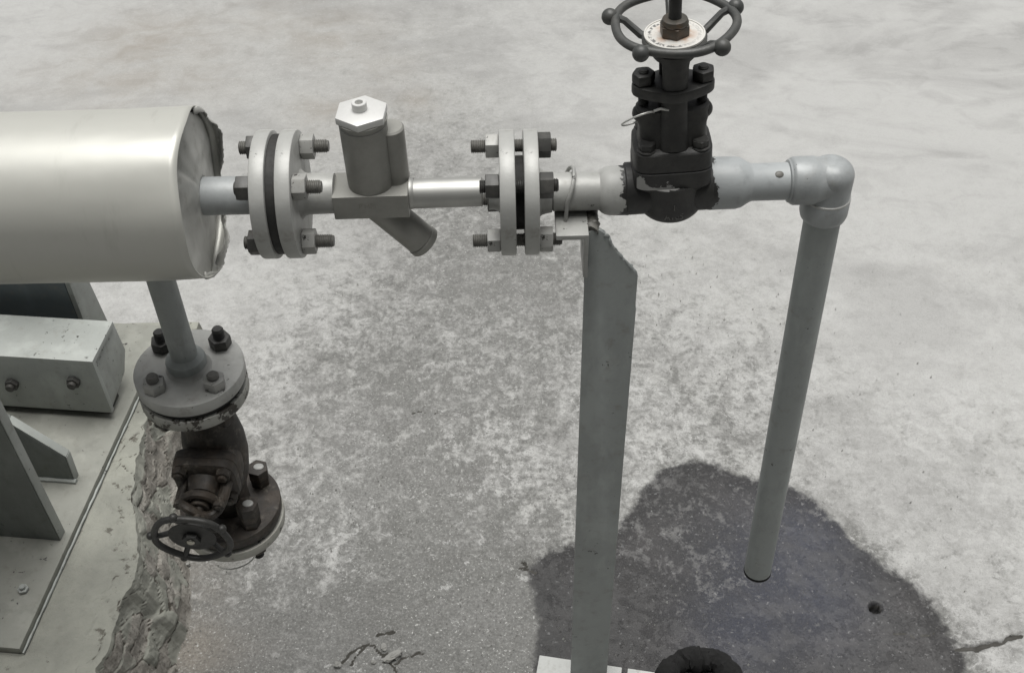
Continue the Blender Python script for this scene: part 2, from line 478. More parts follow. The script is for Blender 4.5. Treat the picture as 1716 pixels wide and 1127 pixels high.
def tube(bm, pts, r, n=10, closed=False, mat=None, taper=None):
    mat = mat or Matrix()
    P = [Vector(p) for p in pts]
    k = len(P)
    rings = []
    up = None
    for i in range(k):
        a = P[(i - 1) % k] if (closed or i > 0) else P[i]
        b = P[(i + 1) % k] if (closed or i < k - 1) else P[i]
        t = (b - a).normalized()
        if up is None:
            up = t.orthogonal().normalized()
        up = (up - t * up.dot(t)).normalized()
        s = t.cross(up)
        rr = r * (taper[i] if taper else 1.0)
        rings.append([bm.verts.new(mat @ (P[i] + up * rr * math.cos(2 * math.pi * j / n) + s * rr * math.sin(2 * math.pi * j / n))) for j in range(n)])
    for i in range(k if closed else k - 1):
        a, b = rings[i], rings[(i + 1) % k]
        o = 0
        if closed and i == k - 1:
            o = min(range(n), key=lambda q: (a[0].co - b[q].co).length)
        for j in range(n):
            bm.faces.new((a[j], a[(j + 1) % n], b[(j + 1 + o) % n], b[(j + o) % n]))
    if not closed:
        bm.faces.new(rings[0][::-1])
        bm.faces.new(rings[-1])
    return bm


def ball(bm, r, mat=None, n=20, sq=(1, 1, 1)):
    prof = [(r * math.sin(math.pi * i / 12) if 0 < i < 12 else 0.0, -r * math.cos(math.pi * i / 12)) for i in range(13)]
    return lathe(bm, prof, (mat or Matrix()) @ Matrix.Diagonal((sq[0], sq[1], sq[2], 1)), n)


def mesh_of(name, bm, mat, sharp=35):
    bmesh.ops.recalc_face_normals(bm, faces=bm.faces)
    me = bpy.data.meshes.new(name)
    bm.to_mesh(me)
    bm.free()
    me.materials.append(mat)
    me.polygons.foreach_set('use_smooth', [True] * len(me.polygons))
    me.set_sharp_from_angle(angle=math.radians(sharp))
    return me


def obj(name, bm, mat, parent=None, mw=None, sharp=35):
    me = bm if isinstance(bm, bpy.types.Mesh) else mesh_of(name, bm, mat, sharp)
    o = bpy.data.objects.new(name, me)
    COL.objects.link(o)
    if parent:
        o.parent = parent
    if mw is not None:
        o.matrix_basis = mw
    return o


def thing(name, label, cat, mw=None, group=None):
    o = bpy.data.objects.new(name, None)
    COL.objects.link(o)
    o.empty_display_size = 0.02
    o['label'], o['category'] = label, cat
    if group:
        o['group'] = group
    if mw is not None:
        o.matrix_basis = mw
    return o


def lettering(name, text, size, depth, mat, parent, mw):
    fc = bpy.data.curves.new(name, 'FONT')
    fc.body, fc.size, fc.extrude, fc.align_x = text, size, depth, 'CENTER'
    tmp = bpy.data.objects.new(name, fc)
    COL.objects.link(tmp)
    me = bpy.data.meshes.new_from_object(tmp.evaluated_get(bpy.context.evaluated_depsgraph_get()))
    bpy.data.objects.remove(tmp)
    me.name = name
    me.materials.clear()
    me.materials.append(mat)
    return obj(name, me, mat, parent, mw)


def tag(o, label, cat, group=None):
    o['label'], o['category'] = label, cat
    if group:
        o['group'] = group
    return o


B = bmesh.new


# ------------------------------------------------------------------ numpy noise for the relief of the floor and the plinth
def vnoise(x, y, seed):
    r = np.random.default_rng(seed)
    g = r.random((256, 256))
    xi, yi = np.floor(x).astype(int), np.floor(y).astype(int)
    fx, fy = x - xi, y - yi
    fx, fy = fx * fx * (3 - 2 * fx), fy * fy * (3 - 2 * fy)
    a, b = g[xi % 256, yi % 256], g[(xi + 1) % 256, yi % 256]
    c, d = g[xi % 256, (yi + 1) % 256], g[(xi + 1) % 256, (yi + 1) % 256]
    return (a * (1 - fx) + b * fx) * (1 - fy) + (c * (1 - fx) + d * fx) * fy


def fbm(x, y, f, oct_, seed, gain=0.5):
    s, a, t = 0, 1.0, 0
    for i in range(oct_):
        s = s + a * vnoise(x * f * 2 ** i + 31.7 * i, y * f * 2 ** i + 17.3 * i, seed + i)
        t += a
        a *= gain
    return s / t


def seg_dist(x, y, pts, closed=False):
    d = np.full(x.shape, 9.0)
    n = len(pts)
    for i in range(n if closed else n - 1):
        ax, ay = pts[i]
        bx, by = pts[(i + 1) % n]
        ux, uy = bx - ax, by - ay
        t = np.clip(((x - ax) * ux + (y - ay) * uy) / max(ux * ux + uy * uy, 1e-12), 0, 1)
        d = np.minimum(d, np.hypot(x - ax - t * ux, y - ay - t * uy))
    return d


def inside(x, y, pts):
    r = np.zeros(x.shape, bool)
    n = len(pts)
    for i in range(n):
        ax, ay = pts[i]
        bx, by = pts[(i + 1) % n]
        c = (ay > y) != (by > y)
        r ^= c & (x < (bx - ax) * (y - ay) / ((by - ay) or 1e-12) + ax)
    return r


def grid_mesh(name, PX, PY, PZ, mat, attrs):
    ny, nx = PX.shape
    me = bpy.data.meshes.new(name)
    co = np.stack([PX, PY, PZ], -1).reshape(-1, 3)
    i = np.arange(ny - 1)[:, None] * nx + np.arange(nx - 1)[None, :]
    q = np.stack([i, i + 1, i + nx + 1, i + nx], -1).reshape(-1, 4)
    me.vertices.add(len(co))
    me.vertices.foreach_set('co', co.astype(np.float32).ravel())
    me.loops.add(q.size)
    me.loops.foreach_set('vertex_index', q.astype(np.int32).ravel())
    me.polygons.add(len(q))
    me.polygons.foreach_set('loop_start', (np.arange(len(q)) * 4).astype(np.int32))
    me.polygons.foreach_set('use_smooth', [True] * len(q))
    me.update(calc_edges=True)
    for k, v in attrs.items():
        a = me.attributes.new(k, 'FLOAT', 'POINT')
        a.data.foreach_set('value', v.astype(np.float32).ravel())
    me.materials.append(mat)
    return me


# ------------------------------------------------------------------ the ground: one sheet out to the horizon
def steps(*spans):
    out = []
    for a, b, s in spans:
        out += list(np.arange(a, b - s * 0.5, s))
    return np.array(out + [spans[-1][1]])


def build_ground():
    gx = steps((-80, -10, 10), (-10, -2, 1), (-2, -1.4, 0.1), (-1.4, -0.62, 0.009), (-0.62, 0.86, 0.003), (0.86, 1.4, 0.009), (1.4, 2, 0.1), (2, 10, 1), (10, 80, 10))
    gy = steps((-80, -10, 10), (-10, -1, 1), (-1, -0.14, 0.05), (-0.14, 0.5, 0.003), (0.5, 1.0, 0.006), (1.0, 2.1, 0.011), (2.1, 4, 0.1), (4, 10, 1), (10, 80, 10))
    X, Y = np.meshgrid(gx, gy)
    near = np.exp(-np.maximum(0, np.hypot(X, Y - 0.8) - 1.8) * 2)
    # how much of the pale cement skin is left: samples read off the photograph (pixel x, y, cover)
    S = [(60, 40, .84), (250, 90, .66), (420, 40, .74), (560, 90, .62), (700, 40, .66), (860, 60, .72), (980, 120, .80), (120, 150, .82),
         (400, 150, .72), (520, 170, .70), (740, 200, .46), (700, 160, .66), (860, 180, .80), (980, 230, .84), (1300, 60, .86), (1450, 80, .86),
         (1650, 60, .92), (1300, 180, .90), (1450, 200, .92), (1650, 210, .95), (1500, 330, .90), (1680, 360, .90), (1480, 440, .86), (1650, 470, .80),
         (1500, 560, .93), (1680, 580, .88), (1420, 660, .78), (1560, 720, .76), (1690, 740, .78), (1450, 800, .78), (1600, 850, .76), (1690, 950, .72),
         (1560, 930, .74), (1680, 1110, .62), (1690, 1030, .72), (720, 260, .42), (760, 245, .40), (560, 270, .70), (560, 400, .62), (480, 470, .76),
         (440, 520, .78), (560, 470, .66), (640, 480, .50), (760, 440, .30), (860, 470, .22), (930, 480, .26), (720, 520, .44), (530, 570, .46),
         (600, 590, .36), (650, 620, .22), (720, 590, .38), (820, 570, .40), (930, 560, .44), (900, 620, .52), (470, 620, .64), (540, 660, .55),
         (700, 690, .36), (800, 680, .42), (880, 720, .50), (930, 760, .60), (460, 720, .60), (560, 740, .50), (640, 790, .36), (730, 830, .20),
         (780, 790, .26), (690, 870, .24), (830, 850, .40), (900, 880, .50), (930, 830, .58), (540, 830, .48), (600, 880, .40), (500, 900, .48),
         (460, 980, .42), (540, 970, .42), (640, 950, .28), (740, 960, .12), (820, 940, .18), (860, 1000, .06), (700, 1030, .12), (780, 1080, .06),
         (600, 1010, .30), (480, 1060, .36), (400, 1020, .24), (340, 1040, .14), (420, 1110, .26), (560, 1110, .22), (330, 1110, .12), (380, 960, .44),
         (1100, 420, .70), (1200, 420, .78), (1090, 480, .72), (1150, 560, .62), (1250, 520, .72), (1120, 640, .66), (1200, 640, .42), (1180, 700, .46),
         (1090, 740, .60), (1240, 760, .56), (1090, 800, .66), (1300, 640, .66), (1350, 780, .70), (1060, 560, .56),
         (1200, 900, .74), (1150, 930, .70), (1120, 880, .56), (1300, 900, .14), (1280, 1000, .26), (1400, 980, .14), (1100, 1000, .18), (1480, 1060, .26),
         (1560, 1080, .2), (1150, 840, .18), (980, 1000, .14)]
    sx, sy, sv = [], [], []
    for px, py, v in S:
        p = oz(px, py, 0)
        sx.append(p[0]); sy.append(p[1]); sv.append(v)
    cov, wt = 0.62 * 2e-3, 2e-3
    wx = X + 0.05 * (fbm(X, Y, 6, 3, 3) - 0.5)
    wy = Y + 0.05 * (fbm(X, Y, 6, 3, 8) - 0.5)
    for x, y, v in zip(sx, sy, sv):
        s = 0.045 + 0.075 * max(0, y)
        w = np.exp(-np.minimum(60, ((wx - x) ** 2 + (wy - y) ** 2) / (2 * s * s)))
        cov = cov + v * w
        wt = wt + w
    cover = cov / wt
    # brownish patches (floor by the plinth, far left)
    warm = np.zeros(X.shape)
    for px, py, s, v in [(300, 1000, .05, .9), (330, 900, .04, .55), (262, 760, .05, .6), (300, 1100, .06, .8), (250, 75, .13, .62), (200, 120, .12, .55), (330, 130, .09, .4), (560, 60, .10, .5), (560, 180, .08, .5), (640, 110, .08, .3), (700, 170, .05, .45), (80, 130, .1, .25), (450, 30, .12, .35)]:
        p = oz(px, py, 0)
        warm = np.maximum(warm, v * np.exp(-((wx - p[0]) ** 2 + (wy - p[1]) ** 2) / (2 * s * s)))
    # wet stain outline
    O = [(884, 960), (900, 930), (940, 915), (985, 905), (1030, 885), (1058, 850), (1075, 820), (1100, 790), (1135, 775), (1170, 768), (1205, 778), (1235, 795),
         (1280, 800), (1330, 815), (1370, 840), (1410, 880), (1440, 912), (1480, 945), (1530, 975), (1560, 1000), (1578, 1030), (1590, 1060), (1608, 1078),
         (1640, 1078), (1664, 1070), (1690, 1063), (1708, 1060), (1690, 1069), (1664, 1080), (1645, 1088), (1620, 1092), (1618, 1127), (1612, 1180), (1560, 1240), (1300, 1270), (1000, 1260), (905, 1200), (890, 1127), (900, 1050), (896, 1000)]
    OP = [tuple(oz(px, py, 0)[:2]) for px, py in O]
    d = seg_dist(X, Y, OP, True)
    wet = np.where(inside(X, Y, OP), d, -d)
    wet = np.clip(wet, -0.2, 0.2)
    blue = np.zeros(X.shape)
    for px, py, sg in ((1290, 960, .085), (1340, 900, .06), (1250, 1040, .07), (1350, 1000, .06)):
        p = oz(px, py, 0)
        blue = np.maximum(blue, np.exp(-((wx - p[0]) ** 2 + (wy - p[1]) ** 2) / (2 * sg * sg)))
    damp = np.zeros(X.shape)
    for px, py, sg in ((940, 1000, .05), (1000, 960, .035), (1010, 1060, .055), (930, 1070, .05), (1150, 800, .03)):
        p = oz(px, py, 0)
        damp = np.maximum(damp, np.exp(-((wx - p[0]) ** 2 + (wy - p[1]) ** 2) / (2 * sg * sg)))
    # cracks
    crack = np.zeros(X.shape)
    groove = np.zeros(X.shape)
    for pts, w in [([(572, 1108), (584, 1092), (592, 1086), (606, 1079), (612, 1082), (626, 1081), (634, 1090), (641, 1097), (648, 1092)], 0.0030),
                   ([(586, 1112), (600, 1092), (612, 1082)], 0.0020), ([(636, 1106), (654, 1108), (664, 1116), (668, 1125)], 0.0022),
                   ([(664, 1109), (676, 1104), (684, 1099), (692, 1093), (706, 1092)], 0.0020), ([(632, 1064), (645, 1058), (660, 1058)], 0.0026),
                   ([(1606, 1086), (1636, 1085), (1664, 1076), (1690, 1066), (1710, 1060)], 0.0040), ([(870, 948), (885, 952), (898, 958)], 0.004), ([(874, 938), (884, 946)], 0.003), ([(690, 690), (705, 686), (735, 692)], 0.0012),
                   ([(1500, 1060), (1530, 1064), (1565, 1060)], 0.0016)]:
        P = [tuple(oz(px, py, 0)[:2]) for px, py in pts]
        jx = X + 0.012 * (fbm(X, Y, 60, 3, 21) - 0.5)
        jy = Y + 0.012 * (fbm(X, Y, 60, 3, 25) - 0.5)
        dd = seg_dist(jx, jy, P) * 1.35
        crack = np.maximum(crack, np.clip(1.4 - dd / w, 0, 1) * 0.85)
        groove = np.maximum(groove, np.clip(1.3 - dd / (w * 1.3), 0, 1))
    Z = near * (0.006 * (fbm(X, Y, 3.0, 3, 40) - 0.5) + 0.0032 * (fbm(X, Y, 28, 3, 50) - 0.5) + 0.0018 * (fbm(X, Y, 130, 2, 60) - 0.5) * (Y < 1.0))
    Z -= 0.003 * groove
    # small hole in the floor
    hp = oz(1468, 1016, 0)
    hd = np.hypot((X - hp[0]) / 1.15, Y - hp[1])
    hole = np.clip((0.0088 - hd) / 0.0025, 0, 1)
    Z -= 0.022 * hole
    crack = np.maximum(crack, hole)
    # ground right under plinth and base plates stays below them
    me = grid_mesh('ground', X, Y, Z - 0.002, GROUND, dict(cover=cover, wet=wet, crack=crack, warm=warm, hole=hole, blue=blue, damp=damp, far=np.clip((Y - 0.45) / 0.9, 0, 1)))
    o = obj('ground', me, GROUND)
    o['kind'] = 'structure'
    tag(o, 'worn pale concrete floor with a dark wet stain', 'floor')


build_ground()

b = B()  # added out of view to block sky light from the camera side
box(b, -7, 7, -2.6, -2.35, 0, 4.6, ch=0.01)
for i in range(29):
    box(b, -6.95 + 0.5 * i - 0.03, -6.95 + 0.5 * i + 0.03, -2.348, -2.31, 0.02, 4.58, ch=0.004)
blocker = obj('blocker', b, mat_paint('blocker_sheet', (0.08, 0.085, 0.083), chips=0.8, metal=0.0, rough=0.7))
blocker['kind'] = 'structure'
tag(blocker, 'added unseen dark ribbed wall standing behind the viewer', 'blocker')

# ------------------------------------------------------------------ plinth and steel frame at the left
ZP = 0.15
FO = oz(193, 703, ZP)                                   # foot of the beam's right end
FY = np.array([0.117, 0.993, 0.0]); FY /= np.linalg.norm(FY)
FX = np.array([FY[1], -FY[0], 0.0])
FM = Matrix(((FX[0], FY[0], 0, FO[0]), (FX[1], FY[1], 0, FO[1]), (0, 0, 1, ZP), (0, 0, 0, 1)))   # frame axes: x along the beam, y away, z up


def fl(p):
    """world point -> frame coordinates"""
    d = np.array(p) - np.array([FO[0], FO[1], ZP])
    return d @ FX, d @ FY, d[2]


def fpl(px, py, yl):
    return fl(on_plane(px, py, np.array([FO[0], FO[1], 0]) + FY * yl, FY))


def build_plinth():
    edge_px = [(333, 541), (300, 600), (268, 650), (250, 690), (236, 745), (216, 830), (224, 880), (232, 930), (218, 985), (196, 1040), (186, 1075), (160, 1127), (120, 1200)]
    E = np.array([oz(px, py, ZP - 0.014)[:2] for px, py in edge_px])[::-1]
    floor_px = [(250, 1150), (262, 1100), (270, 1040), (272, 960), (290, 880), (305, 800), (318, 720), (332, 650), (360, 580)]
    G = np.array([oz(px, py, 0)[:2] for px, py in floor_px])
    ys = np.concatenate([np.arange(-0.45, 0.572, 0.0045), [0.574, 0.576]])
    ex = np.interp(ys, E[:, 1], E[:, 0])
    gxx = np.interp(ys, G[:, 1], G[:, 0])
    ex = ex + 0.014 * (fbm(ys, ys * 0, 26, 4, 70) - 0.5) + 0.008 * (fbm(ys, ys * 0, 90, 2, 75) - 0.5)
    nt, ns = 60, 44
    PX, PY, PZ, SD = [], [], [], []
    for j, y in enumerate(ys):
        e, g = ex[j], max(gxx[j] + 0.014, ex[j] + 0.045)
        xs = np.concatenate([np.linspace(-1.6, -0.72, 8), np.linspace(-0.72, e, nt)[1:]])
        t = np.linspace(0, 1, ns + 1)[1:]
        u = 1 - (1 - t) ** 1.5
        sx = e + (g - e) * (0.8 * t + 0.2 * t ** 2.0)
        sz = (ZP - 0.014) * (1 - t)
        PX.append(np.concatenate([xs, sx, [g + 0.02]]))
        PZ.append(np.concatenate([np.full(len(xs), ZP - 0.014), sz, [-0.03]]))
        sd = np.clip((xs - (e - 0.012)) / 0.03, 0, 0.25)
        SD.append(np.concatenate([sd, np.minimum(1, 0.30 + 2.6 * t), [1]]))
        PY.append(np.full(len(xs) + ns + 1, y))
    PX, PY, PZ, SD = map(np.array, (PX, PY, PZ, SD))
    # blocky chips: every chip gets its own offset, tilt and state (painted or bare)
    rr = np.random.default_rng(33)
    arc = np.concatenate([np.zeros((len(ys), 1)), np.cumsum(np.hypot(np.diff(PX, axis=1), np.diff(PZ, axis=1)), 1)], 1)
    k0 = 8 + nt - 2
    arc = arc - arc[:, k0:k0 + 1]                        # 0 at the edge, positive down the side
    cu, cv = rr.uniform(-0.46, 0.6, 190), rr.uniform(-0.07, 0.21, 190)
    dist = np.full(PX.shape, 9.0)
    cell = np.zeros(PX.shape, int)
    wu = PY + 0.012 * (fbm(PY, arc, 40, 3, 81) - 0.5)
    wv = arc + 0.012 * (fbm(PY, arc, 40, 3, 88) - 0.5)
    d2 = dist.copy()
    for i in range(190):
        q = np.hypot((wu - cu[i]) * 0.8, wv - cv[i])
        nearer = q < dist
        d2 = np.where(nearer, dist, np.minimum(d2, q))
        cell = np.where(nearer, i, cell)
        dist = np.where(nearer, q, dist)
    off, tu, tv, st = rr.normal(0, 1, 190), rr.normal(0, 1, 190), rr.normal(0, 1, 190), rr.random(190)
    lift = off[cell] * 0.0030 + tu[cell] * (wu - cu[cell]) * 0.09 + tv[cell] * (wv - cv[cell]) * 0.07
    lift = lift * np.clip((d2 - dist) / 0.008, 0, 1)
    for _ in range(2):
        lift = (np.roll(lift, 1, 0) + 2 * lift + np.roll(lift, -1, 0)) / 4
    joint = np.clip(1 - (d2 - dist) / 0.0035, 0, 1)
    s = np.clip(arc / 0.02, 0, 1) * np.clip((0.20 - arc) / 0.05, 0, 1)
    tops = np.clip((arc + 0.055) / 0.03, 0, 1) * (arc <= 0.0)
    b = fbm(PY + 9, PZ * 1.3 + PX + 2, 75, 3, 90) - 0.5
    PX = PX + s * (0.6 * lift - 0.002 * joint + 0.003 * b)
    PZ = PZ + s * (0.5 * lift + 0.004 * b) + tops * (0.30 * np.minimum(lift, 0.002) - 0.0015 * joint) + 0.0018 * (fbm(PX, PY, 30, 3, 99) - 0.5)
    SD = np.clip(SD + (st[cell] - 0.80) * 1.3 * np.clip((arc + 0.06) / 0.05, 0, 1) * (arc < 0.16), 0, 1)
    JT = joint * np.clip((arc + 0.05) / 0.03, 0, 1) * (rr.random(190)[cell] > 0.35)
    PZ[-1, :] = -0.03
    me = grid_mesh('plinth', PX, PY, PZ, PLINTH, dict(side=SD, joint=JT))
    me.polygons.foreach_set('use_smooth', [False] * len(me.polygons))
    tag(obj('plinth', me, PLINTH), 'broken pale concrete plinth under the grey steel frame', 'plinth')


build_plinth()


def build_rubble():
    b = B()
    r2 = np.random.default_rng(77)
    G = [(258, 1120), (268, 1040), (276, 960), (292, 880), (308, 800), (322, 720)]
    for i in range(260):
        j = r2.integers(0, 5)
        t = r2.random()
        px = G[j][0] + (G[j + 1][0] - G[j][0]) * t + r2.normal(4, 9) + abs(r2.normal(0, 10))
        py = G[j][1] + (G[j + 1][1] - G[j][1]) * t
        p = oz(px, py, 0)
        s = 0.0009 + 0.0036 * r2.random() ** 4
        m = T(p[0], p[1], s * 0.3) @ RZ(r2.uniform(0, 360)) @ RX(r2.uniform(-30, 30))
        pts = [(s * math.cos(a) * r2.uniform(.6, 1.3), s * math.sin(a) * r2.uniform(.6, 1.2)) for a in (0.1, 1.3, 2.6, 3.9, 5.2)]
        prism(b, pts, -s * 0.5, s * r2.uniform(0.3, 0.7), m)
    o = obj('rubble', b, FLAKE, None, None, 10)
    o['kind'] = 'stuff'
    tag(o, 'small crumbs of broken concrete along the foot of the plinth', 'rubble')


build_rubble()


def build_frame():
    f = thing('steel_frame', 'grey painted steel frame of plates and an angle beam standing on the plinth', 'frame', FM)
    # base plate on the grout: right edge runs along the frame's y axis
    e0, e1 = fl(oz(225, 660, ZP)), fl(oz(35, 1075, ZP))
    ex = 0.5 * (e0[0] + e1[0]) + 0.002
    fy = fl(oz(10, 1084, ZP))[1]
    b = B(); box(b, -0.85, ex, fy, 0.21, -0.013, 0.0, ch=0.002)
    obj('base_plate', b, PAINT_BASE_SHADE, f)
    b = B(); tube(b, [(ex + 0.0015, fy + i * (0.21 - fy) / 50, -0.011 + 0.0015 * random.random()) for i in range(51)], 0.0018, 6, taper=[0.7 + 0.6 * random.random() for _ in range(51)])
    obj('seal_bead', b, PAINT_FRAME, f)
    # angle beam: flat flange on top, upright flange in front
    g, hh, dp, t = 0.016, 0.128, 0.086, 0.009
    b = B()
    sec = [(0, g), (t, g), (t, hh - t), (dp, hh - t), (dp, hh), (0, hh)]
    prism(b, sec, -0.62, 0.0, Matrix(((0, 0, 1, 0), (1, 0, 0, 0), (0, 1, 0, 0), (0, 0, 0, 1))), ch=0.0016)
    bm = obj('angle_beam', b, PAINT_FRAME, f)
    b = B()
    prism(b, [(t + 0.002, g), (0.075, g + 0.012), (dp + 0.012, 0.055), (dp + 0.006, hh - t - 0.003), (t + 0.002, hh - t - 0.003)], 0.004, 0.012,
          Matrix(((0, 0, 1, 0), (1, 0, 0, 0), (0, 1, 0, 0), (0, 0, 0, 1))) @ T(0, 0, -0.016), ch=0.0012)
    obj('end_plate', b, PAINT_FRAME, f)
    for px, py in ((125, 636), (22, 640)):
        q = fpl(px, py, 0.0)
        b = B(); hexp(b, 0.0105, 0, 0.008, RX(90), 14); cyl(b, 0.0065, 0.008, 0.014, RX(90), 14)
        obj('bolt', b, STUD_DARK, bm, T(q[0], -0.0005, q[2]))
    b = B(); box(b, -0.55, -0.012, 0.012, 0.05, 0.0, g - 0.001, ch=0.001)
    obj('packing_plate', b, NUT_DARK, f)
    # near column plate, its edge towards us
    c = fl(oz(100, 905, ZP))
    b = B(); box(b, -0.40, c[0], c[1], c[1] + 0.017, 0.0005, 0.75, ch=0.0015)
    cp = obj('column_plate', b, PAINT_PLATE_SHADE, f)
    b = B(); box(b, c[0] + 0.0002, c[0] + 0.0016, c[1] + 0.0008, c[1] + 0.0162, 0.001, 0.749, ch=0.0004)
    obj('cut_or_lit_edge', b, PAINT_FRAME, cp)  # paler strip over the edge paints in the light it catches
    # gusset behind it
    g0 = fl(oz(124, 806, ZP))
    yl = g0[1]
    P = [fpl(*p, yl) for p in ((55, 806), (124, 806), (109, 766), (12, 708), (-60, 665), (-60, 806))]
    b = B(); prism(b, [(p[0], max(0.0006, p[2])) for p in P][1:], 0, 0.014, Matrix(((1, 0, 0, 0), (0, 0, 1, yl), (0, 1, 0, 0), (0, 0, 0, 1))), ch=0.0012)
    gp = obj('gusset', b, PAINT_PLATE_SHADE, f)
    for u, w in ((P[1], P[2]), (P[2], P[3])):
        u2, w2 = Vector((u[0], yl + 0.007, max(u[2], 0.001))), Vector((w[0], yl + 0.007, w[2]))
        b = B(); box(b, -0.0064, 0.0064, -0.0008, 0.0008, 0.0, (w2 - u2).length, ch=0.0003)
        dx = (w2 - u2).normalized(); nn = Vector((dx.z, 0, -dx.x))
        o2 = u2 + nn * (0.0012 if nn.x + nn.z > 0 else -0.0012)
        obj('cut_or_lit_edge', b, PAINT_FRAME, gp, Matrix(((0, nn.x, dx.x, o2.x), (1, nn.y, dx.y, o2.y), (0, nn.z, dx.z, o2.z), (0, 0, 0, 1))))  # lighter paint strips imitate light falling on the gusset's edges
    b = B(); tube(b, [(g0[0] - 0.3 + 0.305 * i / 30, yl - 0.001, 0.002) for i in range(31)], 0.005, 7, taper=[0.7 + 0.6 * random.random() for _ in range(31)])
    obj('weld', b, PAINT_FRAME, f)
    # far upright: blue grey front sheet with a pale tapering side plate
    yb = 0.120
    p0, p1 = fpl(132, 537, yb), fpl(107, 470, yb)
    x1 = 0.5 * (p0[0] + p1[0])
    b = B(); box(b, -0.45, x1 - 0.001, yb, yb + 0.006, 0.0, 0.42, ch=0.001)
    obj('front_sheet', b, PAINT_BLUE, f)
    q0, q1 = on_plane(172, 540, np.array([FO[0], FO[1], 0]) + FX * x1, FX), on_plane(130, 470, np.array([FO[0], FO[1], 0]) + FX * x1, FX)
    q0, q1 = fl(q0), fl(q1)
    sl = (q1[1] - q0[1]) / (q1[2] - q0[2])
    yz = lambda z: max(yb + 0.02, q0[1] + sl * (z - q0[2]))
    b = B(); prism(b, [(yb, 0.0), (yz(0.0), 0.0), (yz(0.42), 0.42), (yb, 0.42)], 0.0, 0.008, Matrix(((0, 0, 1, x1), (1, 0, 0, 0), (0, 1, 0, 0), (0, 0, 0, 1))), ch=0.001)
    obj('side_plate', b, PAINT_FRAME, f)
    # stub of a cut bolt on the base plate
    n = fl(oz(40, 988, ZP))
    b = B(); hexp(b, 0.0075, 0, 0.005, rot=20); cyl(b, 0.004, 0.005, 0.010, n=12)
    obj('bolt', b, PAINT_FRAME, f, T(n[0], n[1], 0.0002))


build_frame()

# ------------------------------------------------------------------ bolting shared by the flange joints
def stud_mesh(name, L, mat, r=0.0062, pitch=0.0016):
    b = B()
    n = int(L / pitch)
    prof = [(0, 0), (r * 0.8, 0)]
    for i in range(n):
        prof += [(r * 0.86, i * pitch + pitch * 0.1), (r, i * pitch + pitch * 0.5), (r * 0.86, i * pitch + pitch * 0.9)]
    prof += [(r * 0.78, L), (0, L)]
    lathe(b, prof, None, 14)
    return mesh_of(name, b, mat, 60)


def nut_mesh(name, mat, r=0.0117, h=0.012):
    b = B()
    hexp(b, r, 0, h, ch=0.0011)
    return mesh_of(name, b, mat)


NUTS = {m: nut_mesh('nut', m) for m in (NUT_PALE, NUT_DARK, RUSTY)}


def flange(R, t, hub=None, side=1):
    """flange disc from z=0 to z=t, weld neck leaving it on side +1 (above) or -1 (below)"""
    b = B()
    c = 0.0014
    pr = [(0, 0), (R - c, 0), (R - c * 0.3, c * 0.3), (R, c), (R, t - c), (R - c * 0.3, t - c * 0.3), (R - c, t)]
    if hub:
        r0, r1, L = hub
        pr += [(r0 + 0.003, t), (r0, t + 0.003), (r0 - 0.001, t + 0.006), (r1 + 0.0012, t + L), (0, t + L)]
    else:
        pr += [(0, t)]
    if side < 0:
        pr = [(r, t - z) for r, z in pr]
    lathe(b, pr, None, 64)
    return b


def flange_joint(label, mw, za, zb, zc, zd, R, pcd, hub_a, hub_b, bolts, mat_a, mat_b, gasket_r=0.036):
    """two flanges za..zb and zc..zd along local z; bolts: (angle, low end, high end, low nut material, high nut material, stud material)"""
    t = thing('flange_joint', label, 'flange joint', mw, 'bolted flange joints of the pipework')
    obj('flange', flange(R, zb - za, hub_a, -1), mat_a, t, T(0, 0, za))
    obj('flange', flange(R, zd - zc, hub_b, 1), mat_b, t, T(0, 0, zc))
    b = B(); cyl(b, gasket_r, zb, zc, n=40, ch=0.0003)
    obj('gasket', b, GASKET, t)
    for ang, lo, hi, m0, m1, ms in bolts:
        a = math.radians(ang)
        x, y = pcd / 2 * math.cos(a), pcd / 2 * math.sin(a)
        s = obj('stud', stud_mesh('stud', hi - lo, ms), ms, t, T(x, y, lo))
        for z, m, q in ((za - 0.0122, m0, 7), (zd + 0.0002, m1, -12)):
            obj('nut', NUTS[m], m, s, T(0, 0, z - lo) @ RZ(q + ang * 0.7 + random.uniform(-14, 14)))
    return t


AX = T(0, 0, H) @ RY(90)        # local z along the pipe, local x pointing down

